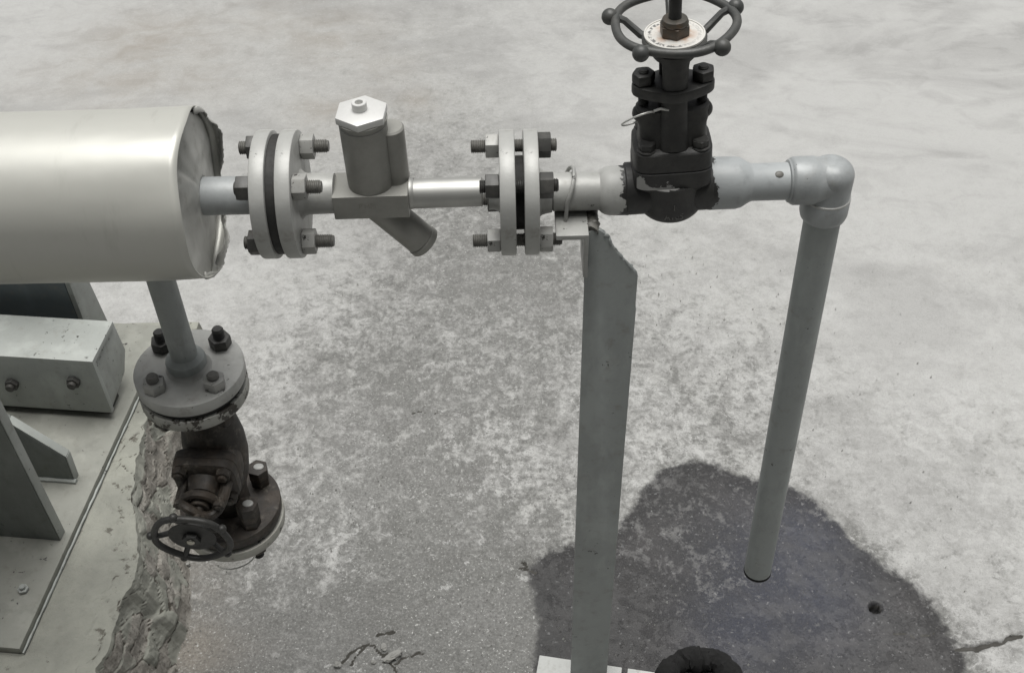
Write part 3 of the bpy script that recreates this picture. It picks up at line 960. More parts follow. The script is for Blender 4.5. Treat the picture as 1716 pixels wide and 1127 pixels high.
# ------------------------------------------------------------------ insulated pipe at the left
def build_insulated():
    R, x1, zc = 0.0762, -0.276, H + 0.005
    t = thing('insulated_pipe', 'wide silver clad insulated pipe with a torn crumpled end', 'pipe', T(0, 0, zc))
    n, xs = 128, np.concatenate([np.linspace(-1.3, -0.75, 6), np.linspace(-0.74, x1, 64)])
    b = B()
    rings = []
    for x in xs:
        ring = []
        for i in range(n):
            a = 2 * math.pi * i / n
            near = max(0, 1 - (x1 - x) / 0.07)
            dent = 0.0007 * math.sin(3 * a + 1 + 9 * x) * near + 0.0008 * math.sin(7 * a + 20 * x) * near
            r = R + dent + 0.0005 * math.sin(2 * a + 5 * x)
            # front lower rim is cut back and curls in towards the pipe
            fr = math.exp(-((a - math.radians(238)) / 0.75) ** 2)
            xx = x + near * (0.0025 * fr + 0.0012 * math.sin(5 * a))
            r -= 0.0012 * fr * near ** 3
            ring.append(b.verts.new((xx, r * math.cos(a), r * math.sin(a))))
        rings.append(ring)
    for p, q in zip(rings, rings[1:]):
        for i in range(n):
            b.faces.new((p[i], p[(i + 1) % n], q[(i + 1) % n], q[i]))
    clad = obj('cladding', b, CLAD, t, sharp=60)
    md = clad.modifiers.new('thickness', 'SOLIDIFY'); md.thickness = 0.0011; md.offset = -1
    # crumpled end sheet pushed in behind the rim
    b = B()
    rr = np.linspace(0.0155, R - 0.0022, 26)
    rings = []
    for r in rr:
        ring = []
        for i in range(96):
            a = 2 * math.pi * i / 96
            gap = 1 - 0.085 * ((r - 0.0155) / (R - 0.018)) * math.exp(-((math.degrees(a) + 180) % 360 - 180 - 8) ** 2 / 45 ** 2)
            y, z = r * gap * math.cos(a), r * gap * math.sin(a)
            u = (r - 0.0155) / (R - 0.018)
            w = 0.0045 * (float(vnoise(np.array(y * 38 + 9), np.array(z * 38 + 4), 5)) - 0.5) + 0.0012 * (float(vnoise(np.array(y * 110 + 9), np.array(z * 110 + 4), 6)) - 0.5)
            w += 0.003 * math.sin(2 * a) * u
            fold = 0.006 * max(0, 1 - abs(a - math.radians(118)) / 0.12) * u
            ring.append(b.verts.new((x1 - 0.0055 + w - fold + 0.004 * (1 - u), y, z)))
        rings.append(ring)
    for p, q in zip(rings, rings[1:]):
        for i in range(96):
            b.faces.new((p[i], p[(i + 1) % 96], q[(i + 1) % 96], q[i]))
    e = obj('end_sheet', b, END, t, sharp=50)
    md = e.modifiers.new('thickness', 'SOLIDIFY'); md.thickness = 0.0009
    # torn lip standing proud of the far and lower rim, jagged
    for a0, a1, w0, w1, dr in ((-22, 60, 0.004, 0.010, 0.0006), (-128, -50, 0.003, 0.010, 0.0002)):
        b = B()
        k = 40
        prev = None
        for i in range(k + 1):
            u = i / k
            a = math.radians(a0 + (a1 - a0) * u)
            w = (w0 + (w1 - w0) * float(vnoise(np.array(u * 7 + a0), np.array(3.3), 12)) + 0.0016 * random.random()) * (math.sin(math.pi * u) ** 0.5 + 0.1)
            r = R + dr + 0.0012 * math.sin(9 * a)
            col = []
            for s in (0, 0.5, 1):
                rs = r - 0.006 * s * s + 0.002 * (random.random() - 0.5) * s
                col.append(b.verts.new((x1 - 0.003 + w * s, rs * math.cos(a), rs * math.sin(a))))
            if prev:
                for s in (0, 1):
                    b.faces.new((prev[s], col[s], col[s + 1], prev[s + 1]))
            prev = col
        lp = obj('torn_lip', b, END, t, sharp=25)
        md = lp.modifiers.new('thickness', 'SOLIDIFY'); md.thickness = 0.001
    b = B(); cyl(b, R - 0.016, -1.3, x1 - 0.030, RY(90), 48)
    obj('insulation_core', b, GASKET, t)
    b = B(); cyl(b, 0.0172, x1 - 0.04, -0.2225, RY(90), 40)
    lathe(b, [(0.0172, -0.2290), (0.0188, -0.2270), (0.0196, -0.2245), (0.0190, -0.2225)], RY(90), 40)
    obj('stub_pipe', b, PAINT_PIPE, t, T(0, 0, -0.002))


build_insulated()

# angles below are in the joint's own xy (x = down, y = away): 45 deg steps straddle the vertical
BA = [135, 225, 315, 45]          # upper far, upper near, lower near, lower far
flange_joint('grey flange joint beside the torn insulation, its two discs seen obliquely', AX @ T(-0.003, 0, 0), -0.2235, -0.2100, -0.2015, -0.1880, 0.0572, 0.085, None, (0.0195, 0.0168, 0.0300),
             [(BA[0], -0.243, -0.163, NUT_DARK, NUT_PALE, STUD), (BA[1], -0.238, -0.163, NUT_DARK, NUT_PALE, STUD), (BA[2], -0.240, -0.160, NUT_DARK, NUT_PALE, STUD), (BA[3], -0.238, -0.162, NUT_DARK, NUT_PALE, STUD)], PAINT, PAINT, 0.0535)
fj2 = flange_joint('grey flange joint seen edge on between the stainless pipe and the post bracket', AX @ T(0.001, 0, 0), -0.0108, 0.0030, 0.0105, 0.0235, 0.0560, 0.0845, (0.0155, 0.0135, 0.010), (0.0205, 0.0172, 0.012),
                   [(BA[0], -0.036, 0.041, NUT_PALE, NUT_DARK, STUD), (BA[1], -0.028, 0.040, NUT_DARK, NUT_DARK, STUD_DARK), (BA[2], -0.036, 0.044, NUT_PALE, NUT_PALE, STUD), (BA[3], -0.030, 0.040, NUT_DARK, NUT_DARK, STUD)], PAINT, PAINT, 0.033)
b = B(); cyl(b, 0.0174, 0.036, 0.088, n=40)
obj('nipple', b, PAINT, fj2)
b = B(); lathe(b, [(0.0174, 0.078), (0.0195, 0.080), (0.0212, 0.083), (0.0222, 0.087), (0.0225, 0.104), (0.0, 0.104)], None, 40)
obj('coupling', b, PAINT_COUPLING, fj2)

# ------------------------------------------------------------------ stainless trap with strainer
def build_trap():
    t = thing('steam_trap', 'stainless steel trap with hexagonal cap and slanted strainer leg', 'steam trap', T(-0.125, 0, H + 0.001) @ RY(-0.6))
    b = B(); box(b, -0.0335, 0.0335, -0.0195, 0.0180, -0.0125, 0.0120, ch=0.0012)
    obj('body_block', b, STAINLESS_DULL, t)
    b = B()
    lathe(b, [(0, 0.010), (0.0198, 0.010), (0.0204, 0.014), (0.0206, 0.074), (0.0200, 0.0745), (0.0200, 0.0765), (0.0216, 0.0790), (0.0216, 0.0802), (0, 0.0802)], T(0, 0.0015, 0), 48)
    obj('bonnet', b, STAINLESS_DULL, t)
    b = B(); cyl(b, 0.0125, 0.0105, 0.0665, T(0.0215, 0.0075, 0), 36, 0.0015)
    obj('side_chamber', b, STAINLESS_DULL, t)
    b = B(); hexp(b, 0.0236, 0.0803, 0.0870, T(0, 0.0015, 0), -94, 0.0010)
    c = obj('hexagonal_cap', b, CAP_STEEL, t)
    b = B(); lathe(b, [(0, 0.0871), (0.0064, 0.0871), (0.0064, 0.0935), (0.0060, 0.0940), (0.0036, 0.0940), (0.0033, 0.0935), (0.0031, 0.0885), (0, 0.0885)], T(-0.0012, 0.0035, 0), 28)
    obj('vent_plug', b, CAP_STEEL, c)
    ax = along((-0.004, 0.0, -0.002), (0.0405, -0.0, -0.0555))
    b = B(); lathe(b, [(0, 0), (0.0152, 0), (0.0152, 0.0665), (0, 0.0665)], ax, 44)
    obj('strainer_leg', b, STAINLESS_DULL, t)
    b = B(); lathe(b, [(0.0138, 0.0666), (0.0158, 0.0676), (0.0160, 0.0686), (0.0160, 0.0725), (0.0152, 0.0735), (0.0100, 0.0735), (0.0095, 0.0720), (0, 0.0720)], ax, 44)
    obj('strainer_cap', b, STAINLESS_DULL, t)
    b = B(); cyl(b, 0.0134, 0.0337, 0.0985, RY(90) @ T(0.0008, 0, 0), 44)
    lathe(b, [(0.0134, 0.0375), (0.0142, 0.0360), (0.0146, 0.0345), (0.0146, 0.0337)], RY(90), 44)
    obj('outlet_pipe', b, STAINLESS_PIPE, t)
    b = B(); lathe(b, [(0, -0.0455), (0.0150, -0.0455), (0.0158, -0.0445), (0.0160, -0.0400), (0.0150, -0.0337), (0, -0.0337)], RY(90), 40)
    obj('inlet_union', b, STAINLESS_DULL, t)
    # faint stamped characters on the block's front
    lettering('stamped_lettering', "P'HPI", 0.0072, 0.00008, STAINLESS_STAMP, t, T(-0.003, -0.01955, -0.0005) @ RX(90))


STAINLESS_STAMP = mat_steel('stamped_marks', (0.27, 0.265, 0.245), 0.55)
build_trap()

# ------------------------------------------------------------------ upright black gate valve
def sup(x, e): return math.copysign(abs(x) ** e, x)


def rounded(wx, wy, e=0.55, n=40):
    return [(wx * sup(math.cos(2 * math.pi * i / n), e), wy * sup(math.sin(2 * math.pi * i / n), e)) for i in range(n)]


def loft(bm, secs, mat=None):
    """secs: (z, half width, half depth, squareness)"""
    mat = mat or Matrix()
    rings = [[bm.verts.new(mat @ Vector((x, y, z))) for x, y in rounded(wx, wy, e)] for z, wx, wy, e in secs]
    n = len(rings[0])
    for a, c in zip(rings, rings[1:]):
        for i in range(n):
            bm.faces.new((a[i], a[(i + 1) % n], c[(i + 1) % n], c[i]))
    bm.faces.new(rings[0][::-1])
    bm.faces.new(rings[-1])
    return bm


def handwheel(t, R, r, zr, hub_r, hub0, hub1, knob, spokes, mat, phase=18, dish=0.0):
    b = B()
    tube(b, [((R + 0.0009 * math.cos(5 * a)) * math.cos(a), (R + 0.0009 * math.cos(5 * a)) * math.sin(a), zr) for a in [2 * math.pi * i / 80 for i in range(80)]], r, 14, True)
    w = obj('handwheel', b, mat, t)
    for i in range(spokes):
        a = math.radians(phase + 360 / spokes * i)
        c, s = math.cos(a), math.sin(a)
        b = B(); ball(b, knob, T((R + knob * 0.75) * c, (R + knob * 0.75) * s, zr), 18)
        obj('knob', b, mat, w)
        b = B(); zs = (hub0 + hub1) / 2
        tube(b, [(hub_r * 0.8 * c, hub_r * 0.8 * s, zs), (hub_r * 1.05 * c, hub_r * 1.05 * s, zs + 0.1 * (zr - zs)), (R * 0.85 * c, R * 0.85 * s, zr - 0.15 * (zr - zs)), (R * c, R * s, zr)], r * 0.88, 10, taper=[1.15, 1.05, 0.95, 1.05])
        obj('spoke', b, mat, w)
    b = B(); lathe(b, [(0, hub0), (hub_r * 0.82, hub0), (hub_r, hub0 + 0.003), (hub_r, hub1 - 0.001), (hub_r - 0.001, hub1), (0, hub1)], None, 48)
    obj('hub', b, mat, w)
    return w


def build_valve():
    t = thing('gate_valve', 'upright black forged valve with spoked handwheel and round pale disc', 'valve', T(0.1415, 0, H + 0.003) @ RY(-3.3))
    b = B()
    lathe(b, [(0, -0.0405), (0.0226, -0.0405), (0.0236, -0.0395), (0.0236, 0.0350), (0.0226, 0.0360), (0, 0.0360)], RY(90), 44)
    prof = [(0, -0.0315)] + [(0.0300 * math.sin(math.pi / 2 * i / 8), -0.0315 + 0.020 * (1 - math.cos(math.pi / 2 * i / 8))) for i in range(1, 9)] + [(0.0300, 0.016), (0, 0.016)]
    lathe(b, prof, None, 44)
    loft(b, [(0.006, 0.026, 0.022, 0.6), (0.0150, 0.0335, 0.0250, 0.42), (0.0158, 0.0345, 0.0262, 0.40), (0.0315, 0.0345, 0.0262, 0.40), (0.0322, 0.0338, 0.0254, 0.40)])
    bd = obj('body', b, FORGED, t)
    b = B()
    loft(b, [(0.0326, 0.0334, 0.0250, 0.40), (0.0334, 0.0342, 0.0258, 0.40), (0.0500, 0.0338, 0.0255, 0.42), (0.0520, 0.0322, 0.0240, 0.46),
             (0.0535, 0.0300, 0.0190, 0.6), (0.0600, 0.0290, 0.0175, 0.6), (0.0700, 0.0290, 0.0155, 0.6), (0.0760, 0.0310, 0.0145, 0.7), (0.0860, 0.0310, 0.0140, 0.8), (0.0880, 0.0290, 0.0125, 0.9)])
    obj('bonnet', b, BLACK, t)
    for x in (-0.0225, 0.0225):
        for y in (-0.0155, 0.0155):
            b = B()
            lathe(b, [(0, 0.0518), (0.0088, 0.0518), (0.0088, 0.0530), (0.0070, 0.0534), (0.0070, 0.0590), (0.0060, 0.0602), (0, 0.0602)], T(x, y, 0), 20)
            hexp(b, 0.0078, 0.0532, 0.0596, T(x, y, 0), 10 + 900 * x)
            obj('bonnet_bolt', b, BLACK, t)
    for y in (-0.0195, 0.0195):
        b = B()
        tube(b, [(0, y * 0.86, 0.052), (0, y * 0.72, 0.070), (0, y * 0.62, 0.105), (0, y * 0.66, 0.130), (0, y * 0.60, 0.138)], 0.0062, 12, taper=[1.25, 1.1, 1.0, 1.05, 1.2], mat=Matrix.Diagonal((1.7, 1, 1, 1)))
        obj('yoke_arm', b, BLACK, t)
    b = B(); lathe(b, [(0.006, 0.132), (0.0165, 0.132), (0.0180, 0.134), (0.0180, 0.1435), (0.006, 0.1435)], None, 36, True)
    obj('yoke_collar', b, BLACK, t)
    b = B()
    pts = []
    for i in range(48):
        a = 2 * math.pi * i / 48
        rr = 0.0160 + 0.0185 * abs(math.cos(a)) ** 2.2
        pts.append((rr * math.cos(a), max(-0.0215, min(0.0215, 0.0215 * sup(math.sin(a), 0.9)))))
    prism(b, pts, 0.0985, 0.1085, ch=0.0022)
    cyl(b, 0.0125, 0.0860, 0.0990, n=32)
    g = obj('gland_flange', b, BLACK, t)
    for x in (-0.0245, 0.0245):
        obj('gland_stud', stud_mesh('gland_stud', 0.047, BLACK, 0.0046), BLACK, t, T(x, 0, 0.0740))
        b = B(); hexp(b, 0.0100, 0, 0.0098, rot=12 + 400 * x, ch=0.0020)
        obj('gland_nut', b, BLACK, t, T(x, 0, 0.1087))
        b = B(); ball(b, 0.0082, T(x * 1.06, 0, 0.0790), 16)
        obj('eye_bolt', b, BLACK, t)
    w = handwheel(t, 0.0480, 0.0037, 0.1615, 0.0262, 0.1425, 0.1500, 0.0068, 5, WHEEL)
    b = B(); cyl(b, 0.0245, 0.1501, 0.1516, n=56, ch=0.0004)
    lathe(b, [(0.0232, 0.1516), (0.0233, 0.1523), (0.0245, 0.1523), (0.0246, 0.1510)], None, 56)
    obj('name_disc', b, DISC, w)
    b = B(); hexp(b, 0.0126, 0.1518, 0.1605, rot=-87, ch=0.0009); lathe(b, [(0, 0.1605), (0.0108, 0.1605), (0.0112, 0.1620), (0.0100, 0.1650), (0.0072, 0.1660), (0, 0.1660)], None, 28)
    obj('wheel_nut', b, NUT_BROWN, w)
    b = B()
    lathe(b, [(0, 0.060), (0.0053, 0.060)] + [(0.0053 - 0.0004 * (i % 2), 0.17 + 0.001 * i) for i in range(80)] + [(0.0045, 0.252), (0, 0.252)], None, 18)
    obj('stem', b, BLACK, t, sharp=60)
    # raised foundry marks on the chest
    for s, z, sz in (('1', -0.0045, 0.0080), ('A105', -0.0150, 0.0080)):
        lettering('raised_lettering', s, sz, 0.0004, MARKS, bd, T(0.0005, -0.0303 if z > -0.01 else -0.0298, z) @ RX(90 if z > -0.01 else 78))


MARKS = mat_iron('worn_marks', (0.10, 0.10, 0.095), (0.19, 0.19, 0.18), 0.8, 0.5)
build_valve()
b = B()
tube(b, [(-0.0260 + 0.0135 * math.cos(a) - 0.004, -0.010 - 0.0085 * math.sin(a), 0.0800 + 0.0100 * math.sin(a + 0.5)) for a in [2 * math.pi * i / 36 for i in range(34)]], 0.0009, 8)
tube(b, [(-0.0170, -0.0145, 0.0895), (-0.0120, -0.0165, 0.0925), (-0.0050, -0.0175, 0.0915)], 0.0011, 8)
tag(obj('wire_loop', b, WIRE, None, T(0.1415, 0, H + 0.003) @ RY(-3.3)), 'thin white wire loop hooked on the neck of the upright black valve', 'wire')

# ------------------------------------------------------------------ drain pipe: boss, elbow, downpipe
def build_drain():
    t = thing('drain_pipe', 'pale grey drain pipe turning down through an elbow to the wet floor', 'pipe', T(0, 0, H + 0.004) @ T(0.1415, 0, 0) @ RY(-0.6) @ T(-0.1415, 0, 0))
    b = B()
    lathe(b, [(0, 0.1745), (0.0234, 0.1745), (0.0236, 0.1765), (0.0234, 0.1990), (0.0222, 0.2040), (0.0180, 0.2110), (0.0168, 0.2140), (0.0168, 0.2560), (0, 0.2560)], RY(90), 44)
    obj('horizontal_pipe', b, PAINT_BOSS, t)
    b = B(); ball(b, 0.0042, T(0.2355, -0.0085, 0.0138) @ RX(32), 16, (1.0, 0.8, 0.35))
    obj('weld_spot', b, WELD, t)
    b = B()
    lathe(b, [(0, 0.2470), (0.0180, 0.2470), (0.0208, 0.2490), (0.0216, 0.2510), (0.0219, 0.2690), (0.0209, 0.2712), (0.0206, 0.2840), (0, 0.2840)], RY(90), 44)
    lathe(b, [(0.0168, 0.2455), (0.0190, 0.2462), (0.0196, 0.2475), (0.0180, 0.2488)], RY(90), 44)
    lathe(b, [(0, 0.0199)] + [(0.0061 + 0.0145 * math.sin(math.pi / 2 * i / 8), 0.0054 + 0.0145 * math.cos(math.pi / 2 * i / 8)) for i in range(9)] + [(0.0206, 0), (0, 0)], T(0.2840, 0, 0), 44)
    lathe(b, [(0, 0.0), (0.0206, 0.0), (0.0206, -0.0165), (0.0218, -0.0185), (0.0218, -0.0345), (0.0205, -0.0395), (0.0176, -0.0420), (0, -0.042)], T(0.2840, 0, 0), 44)
    obj('elbow', b, PAINT_PIPE, t)
    b = B(); lathe(b, [(0.0206, -0.0160), (0.0216, -0.0166), (0.0217, -0.0182), (0.0206, -0.0188)], T(0.2840, 0, 0), 44)
    obj('elbow_bead', b, PAINT, t)
    p, q = Vector((0.2845, 0, -0.038)), Vector((0.2960, 0, -0.6150))
    L = (q - p).length
    b = B(); lathe(b, [(0, 0), (0.0168, 0), (0.0168, L - 0.0006), (0.0163, L), (0.0140, L), (0.0137, L - 0.001), (0.0137, L - 0.08), (0, L - 0.08)], along(p, q), 44)
    d = obj('downpipe', b, PAINT_POST, t)
    b = B(); lathe(b, [(0.0166, L - 0.0045), (0.0173, L - 0.0040), (0.0173, L - 0.0002), (0.0160, L + 0.0004), (0.0139, L + 0.0003)], along(p, q), 44)
    obj('wet_rim', b, RUBBER, d)


build_drain()

# ------------------------------------------------------------------ post with bracket and U-bolt
def build_post():
    t = thing('support_post', 'flat grey angle iron post holding up the pipe on a small bracket', 'post')
    yf = -0.030
    pts = [(979, 480), (978, 440), (976, 408), (982, 393), (992, 386), (1004, 385), (1014, 391), (1024, 408), (1038, 428), (1054, 444), (1068, 459), (1069, 462)]
    P = [oy(px, py, yf) for px, py in pts]
    xl, xr = oy(977, 560, yf)[0], oy(1062, 560, yf)[0]
    poly = [(xl + 0.001, 0.013)] + [(p[0], p[2]) for p in P[:1]] + [(p[0], p[2]) for p in P[1:]] + [(xr + 0.0015, 0.013)]
    b = B(); prism(b, poly[::-1], 0.0, 0.005, Matrix(((1, 0, 0, 0), (0, 0, 1, yf), (0, 1, 0, 0), (0, 0, 0, 1))), ch=0.0007)
    obj('front_leg', b, PAINT_POST, t)
    b = B(); box(b, xr - 0.0042, xr + 0.0010, yf + 0.0052, yf + 0.046, 0.013, P[-1][2] - 0.045, ch=0.0007)
    obj('side_leg', b, PAINT_POST, t)
    # burnt, ragged cut along the sloping top
    b = B()
    Q = [oy(px, py, yf + 0.002) for px, py in pts[3:]]
    path = []
    for a, c in zip(Q[:-2], Q[1:-1]):
        for i in range(5):
            path.append(a + (c - a) * i / 5 + rng.normal(0, 0.0011, 3))
    tube(b, [tuple(p) for p in path], 0.0016, 7, taper=[0.4 + 0.9 * random.random() for _ in path])
    obj('cut_or_lit_edge', b, PAINT_POST, t, sharp=20)
    # angle bracket under the pipe, seen end on
    zt = H - 0.0185
    n0, n1 = oz(932, 395, zt), oz(944, 364, zt)
    y0, y1 = n0[1], n1[1] + 0.014
    xa = n0[0]
    xb = xl + 0.001
    dz = zt - oy(968, 466, y0)[2]
    b = B()
    prism(b, [(xa, 0), (xb, 0), (xb, -dz), (xb - 0.0042, -dz + 0.001), (xb - 0.0042, -0.0052), (xa, -0.0052)], y0, y1, Matrix(((1, 0, 0, 0), (0, 0, 1, 0), (0, 1, 0, zt), (0, 0, 0, 1))), ch=0.0009)
    br = obj('bracket', b, PAINT, t)
    b = B()
    wp = [(xb + 0.004 + 0.0012 * math.sin(2.1 * i), y0 + 0.012 + (y1 - y0 - 0.012) * i / 14, zt - 0.005 + 0.0006 * math.sin(1.3 * i)) for i in range(15)]
    tube(b, wp, 0.0062, 12, taper=[0.85 + 0.22 * random.random() for _ in wp])
    for v in b.verts:
        v.co += Vector(rng.normal(0, 0.0002, 3))
    obj('weld', b, WELD, br)
    # U-bolt over the pipe
    xu = oy(951, 330, -0.02)[0]
    path = [(xu - 0.0015, -0.0198, zt - H - 0.004)]
    for i in range(25):
        a = math.radians(182 - 184 * i / 24)
        z = 0.0192 * math.sin(a)
        path.append((xu + 0.0065 * max(0, math.sin(a)), 0.0198 * math.cos(a), z + 0.002))
    path.append((xu + 0.001, 0.0198, zt - H - 0.004))
    b = B(); tube(b, path, 0.0018, 10, mat=T(0, 0, H))
    obj('u_bolt', b, PAINT, t)
    # base plates bedded on the floor
    e0, e1 = oz(904, 1096, 0.012), oz(1085, 1123, 0.012)
    d = np.array(e1 - e0)[:2]; d /= np.linalg.norm(d)
    mw = Matrix(((d[0], -d[1], 0, e0[0]), (d[1], d[0], 0, e0[1]), (0, 0, 1, 0), (0, 0, 0, 1)))
    for u0, u1 in ((0.0, 0.1165), (0.1245, 0.165)):
        b = B(); box(b, u0, u1, -0.13, 0.0, -0.004, 0.012, ch=0.0012)
        obj('base_plate', b, PAINT_WHITE, t, mw)


build_post()

# ------------------------------------------------------------------ branch and hanging valve, lower left
def build_branch():
    X0 = -0.3370
    t = thing('branch_pipe', 'short grey pipe dropping from the insulated pipe to the lower flange', 'pipe', T(X0, 0, 0))
    b = B(); cyl(b, 0.0134, 0.622, H - 0.065, n=36)
    lathe(b, [(0.0134, 0.634), (0.0160, 0.632), (0.0195, 0.6295), (0.0205, 0.626), (0.0205, 0.621)], None, 36)
    obj('pipe', b, PAINT_POST, t)
    TILT = T(X0 + 0.001, 0, 0.6155) @ RY(1.5) @ RZ(4)
    flange_joint('grey over dark rusty flange joint at the top of the hanging valve', TILT, -0.0380, -0.0235, -0.0155, 0.0, 0.0560, 0.0840, (0.024, 0.020, 0.014), (0.0205, 0.0195, 0.004),
                 [(45, -0.062, 0.024, RUSTY, NUT_DARK, STUD_DARK), (135, -0.060, 0.024, RUSTY, NUT_DARK, STUD_DARK), (225, -0.058, 0.020, RUSTY, NUT_PALE, STUD), (315, -0.058, 0.018, RUSTY, NUT_PALE, STUD)], PAINT_OLD, PAINT, 0.0520)
    v = thing('gate_valve', 'small rusty dark valve hanging over the plinth edge, handwheel facing outward', 'valve', T(X0 + 0.003, 0, 0.4840) @ RY(1.5))
    # body between the flanges, flow vertical
    b = B()
    lathe(b, [(0, 0.096), (0.0215, 0.096), (0.0205, 0.085), (0.0225, 0.065), (0.0300, 0.045), (0.0340, 0.020), (0.0345, -0.005), (0.0310, -0.035), (0.0240, -0.060), (0.0225, -0.075), (0.0240, -0.095), (0, -0.095)], None, 44)
    loft(b, [(0.0, 0.030, 0.030, 0.7), (0.018, 0.032, 0.032, 0.7), (0.030, 0.030, 0.034, 0.6)], RX(90))
    obj('body', b, RUSTY, v)
    lo = obj('end_flange', flange(0.0578, 0.0150, None, 1), RUSTY, v, T(0, 0, -0.1110))
    bf = obj('blind_flange', flange(0.0590, 0.0140, None, 1), PAINT_OLD2, v, T(0, 0, -0.1325))
    b = B(); cyl(b, 0.040, -0.1185, -0.1110, n=40)
    obj('gasket', b, GASKET, v)
    for ang, hi in ((43, 0.014), (133, 0.014), (223, 0.020), (313, 0.030)):
        a = math.radians(ang)
        m = T(0.0425 * math.cos(a), 0.0425 * math.sin(a), 0)
        s = obj('stud', stud_mesh('stud', 0.068 + hi, STUD_DARK), STUD_DARK, v, m @ T(0, 0, -0.158))
        obj('nut', NUTS[RUSTY], RUSTY, s, T(0, 0, 0.0625) @ RZ(ang))
        obj('nut', NUTS[RUSTY], RUSTY, s, T(0, 0, 0.0132) @ RZ(ang + 25))
        b = B(); hexp(b, 0.0125, 0.0, 0.015 if ang != 313 else 0.024, rot=ang)
        obj('bolt_head', b, RUSTY, s, T(0, 0, 0.0746))
        if ang in (43, 313):
            b = B(); ball(b, 0.0062, None, 14, (1, 0.8, 0.22))
            obj('paint_dab', b, PAINT, s, T(0.0015, 0.001, 0.0746 + (0.0152 if ang == 43 else 0.0242)))
    # bonnet, yoke and handwheel pointing at the viewer's left: local z of this empty-free chain is the stem
    d = along((0, 0, 0.006), (-0.006, -0.115, -0.0035))
    b = B()
    loft(b, [(0.026, 0.0330, 0.0310, 0.42), (0.028, 0.0345, 0.0325, 0.42), (0.037, 0.0345, 0.0325, 0.42), (0.038, 0.0338, 0.0318, 0.42), (0.039, 0.0345, 0.0325, 0.42), (0.048, 0.0340, 0.0320, 0.45), (0.0500, 0.0310, 0.0290, 0.5),
             (0.0505, 0.0190, 0.0190, 0.8), (0.060, 0.0165, 0.0165, 0.9), (0.066, 0.0150, 0.0150, 1.0)], d)
    obj('bonnet', b, RUSTY, v)
    for x in (-0.0235, 0.0235):
        for y in (-0.0220, 0.0220):
            b = B(); hexp(b, 0.0085, 0.0485, 0.0565, d @ T(x, y, 0), 15); cyl(b, 0.0050, 0.0560, 0.0600, d @ T(x, y, 0), 14)
            obj('bonnet_bolt', b, RUSTY, v)
    # horseshoe yoke and gland ring
    b = B()
    tube(b, [(0.0260 * math.cos(a), 0.0075 * math.cos(3 * a), 0.052 + 0.036 * abs(math.sin(a)) ** 0.8) for a in [math.pi * i / 24 for i in range(25)]], 0.0052, 10, mat=d)
    obj('yoke', b, RUSTY, v)
    b = B(); tube(b, [(0.0165 * math.cos(a), 0.0165 * math.sin(a), 0.074) for a in [2 * math.pi * i / 32 for i in range(32)]], 0.0052, 10, True, mat=d)
    cyl(b, 0.0105, 0.064, 0.082, d, 24)
    obj('gland_ring', b, RUSTY, v)
    for x in (-0.021, 0.021):
        b = B(); cyl(b, 0.0035, 0.050, 0.084, d @ T(x, 0.004, 0), 12); hexp(b, 0.0068, 0.076, 0.0825, d @ T(x, 0.004, 0), 10)
        obj('gland_stud', b, RUSTY, v)
    b = B(); cyl(b, 0.0048, 0.060, 0.112, d, 16)
    obj('stem', b, RUSTY, v)
    w = handwheel(v, 0.0390, 0.0036, 0.1180, 0.0185, 0.1060, 0.1150, 0.0044, 5, BLACK, phase=52)
    w.matrix_basis = d @ RZ(-20)
    b = B(); cyl(b, 0.0250, 0.1151, 0.1163, n=40, ch=0.0003)
    obj('name_disc', b, BLACK, w)
    b = B(); hexp(b, 0.0098, 0.1164, 0.1215, rot=8)
    obj('wheel_nut', b, BLACK, w)
    b = B(); cyl(b, 0.0042, 0.1215, 0.1235, n=16)
    obj('stem_tip', b, STUD_TIP, w)
    # wire loop under the blind flange
    b = B()
    tube(b, [(0.006 + 0.021 * math.cos(a), -0.046 + 0.008 * math.cos(a), -0.138 + 0.020 * math.sin(a)) for a in [math.radians(190 + 170 * i / 20) for i in range(21)]], 0.0010, 8)
    tag(obj('wire_loop', b, WIRE, None, T(X0, 0, 0.4800)), 'thin pale wire loop hanging under the rusty lower valve', 'wire')


PAINT_OLD2 = mat_paint('blind_flange_paint', (0.40, 0.395, 0.355), chips=0.62)
STUD_TIP = mat_steel('stem_tip', (0.55, 0.53, 0.47), 0.4)
build_branch()

# ------------------------------------------------------------------ on the floor
def rough_lump(r, seed, sq=(1, 1, 0.5), n=10):
    b = B()
    ball(b, r, None, n, sq)
    rr = np.random.default_rng(seed)
    for v in b.verts:
        v.co *= 1 + 0.45 * (rr.random() - 0.5)
    return b


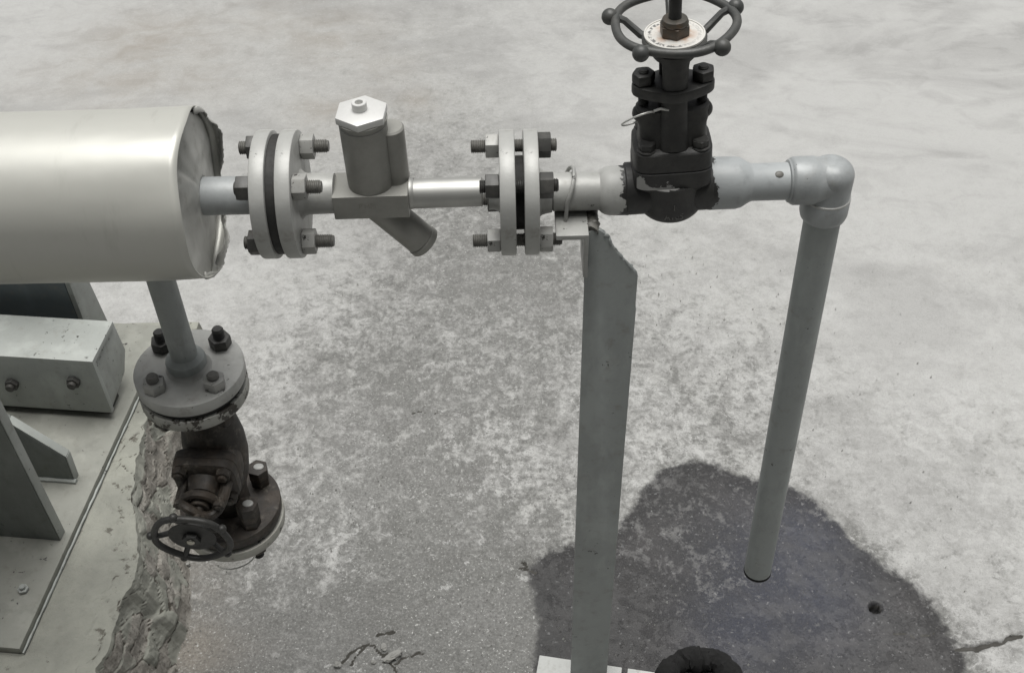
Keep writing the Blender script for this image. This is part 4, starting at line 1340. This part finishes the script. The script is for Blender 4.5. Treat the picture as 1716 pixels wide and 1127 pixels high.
def build_floor_bits():
    c = oz(1172, 1152, 0.0)
    b = B()
    path, tp = [], []
    for i in range(72):
        a = 2 * math.pi * i / 72
        R = 0.042 + 0.003 * math.sin(3 * a) + 0.0012 * math.sin(7 * a + 1)
        path.append((R * math.cos(a), R * math.sin(a), 0.010 + 0.002 * math.sin(2 * a)))
        tp.append(1 + 0.10 * math.sin(5 * a) + 0.12 * (random.random() - 0.5))
    tube(b, path, 0.0160, 16, True, taper=tp)
    for v in b.verts:
        v.co += Vector(rng.normal(0, 0.0011, 3))
    tag(obj('rubber_ring', b, RUBBER, None, T(c[0], c[1], 0.0)), 'thick black rubber ring lying on the wet floor near the post foot', 'ring')
    for (px, py), s, sq, lab in (((660, 1099), 0.0085, (0.7, 1.7, 0.5), 'longest pale concrete flake standing in the dark floor crack'),
                                 ((643, 1084), 0.0055, (1.2, 0.8, 0.5), 'small angular concrete flake just above the dark floor crack'),
                                 ((626, 1109), 0.0036, (1, 1, 0.8), 'tiny pale pebble lying inside the bend of the floor crack'),
                                 ((566, 1114), 0.0052, (1, 1, 0.7), 'round pale pebble left of the dark floor crack')):
        p = oz(px, py, 0.0)
        tag(obj('concrete_chip', rough_lump(s, px, sq), FLAKE, None, T(p[0], p[1], s * sq[2] * 0.5) @ RZ(px), 15), lab, 'stone', 'loose chips by the floor crack')
    # white grit scattered over the floor: nobody could count it
    b = B()
    rr = np.random.default_rng(5)
    k = 0
    while k < 1500:
        px, py = rr.uniform(260, 1700), 1127 - 700 * rr.random() ** 1.4
        wgt = math.exp(-((px - 950) / 420) ** 2)
        if rr.random() > wgt:
            continue
        p = oz(px, py, 0)
        if p[0] < -0.49:
            continue
        s = 0.0006 + 0.0016 * rr.random() ** 5
        vs = [b.verts.new((p[0] + s * math.cos(a) * rr.uniform(.7, 1.3), p[1] + s * math.sin(a) * rr.uniform(.7, 1.3), -0.002)) for a in (0.2, 1.7, 3.3, 4.8)]
        tp = b.verts.new((p[0] + s * 0.2, p[1], 0.0012 + s * rr.uniform(.5, 1.0)))
        for i in range(4):
            b.faces.new((vs[i], vs[(i + 1) % 4], tp))
        k += 1
    o = obj('grit', b, CHIP, None, None, 10)
    o['kind'] = 'stuff'
    tag(o, 'fine white grit scattered over the worn concrete floor', 'grit')


build_floor_bits()
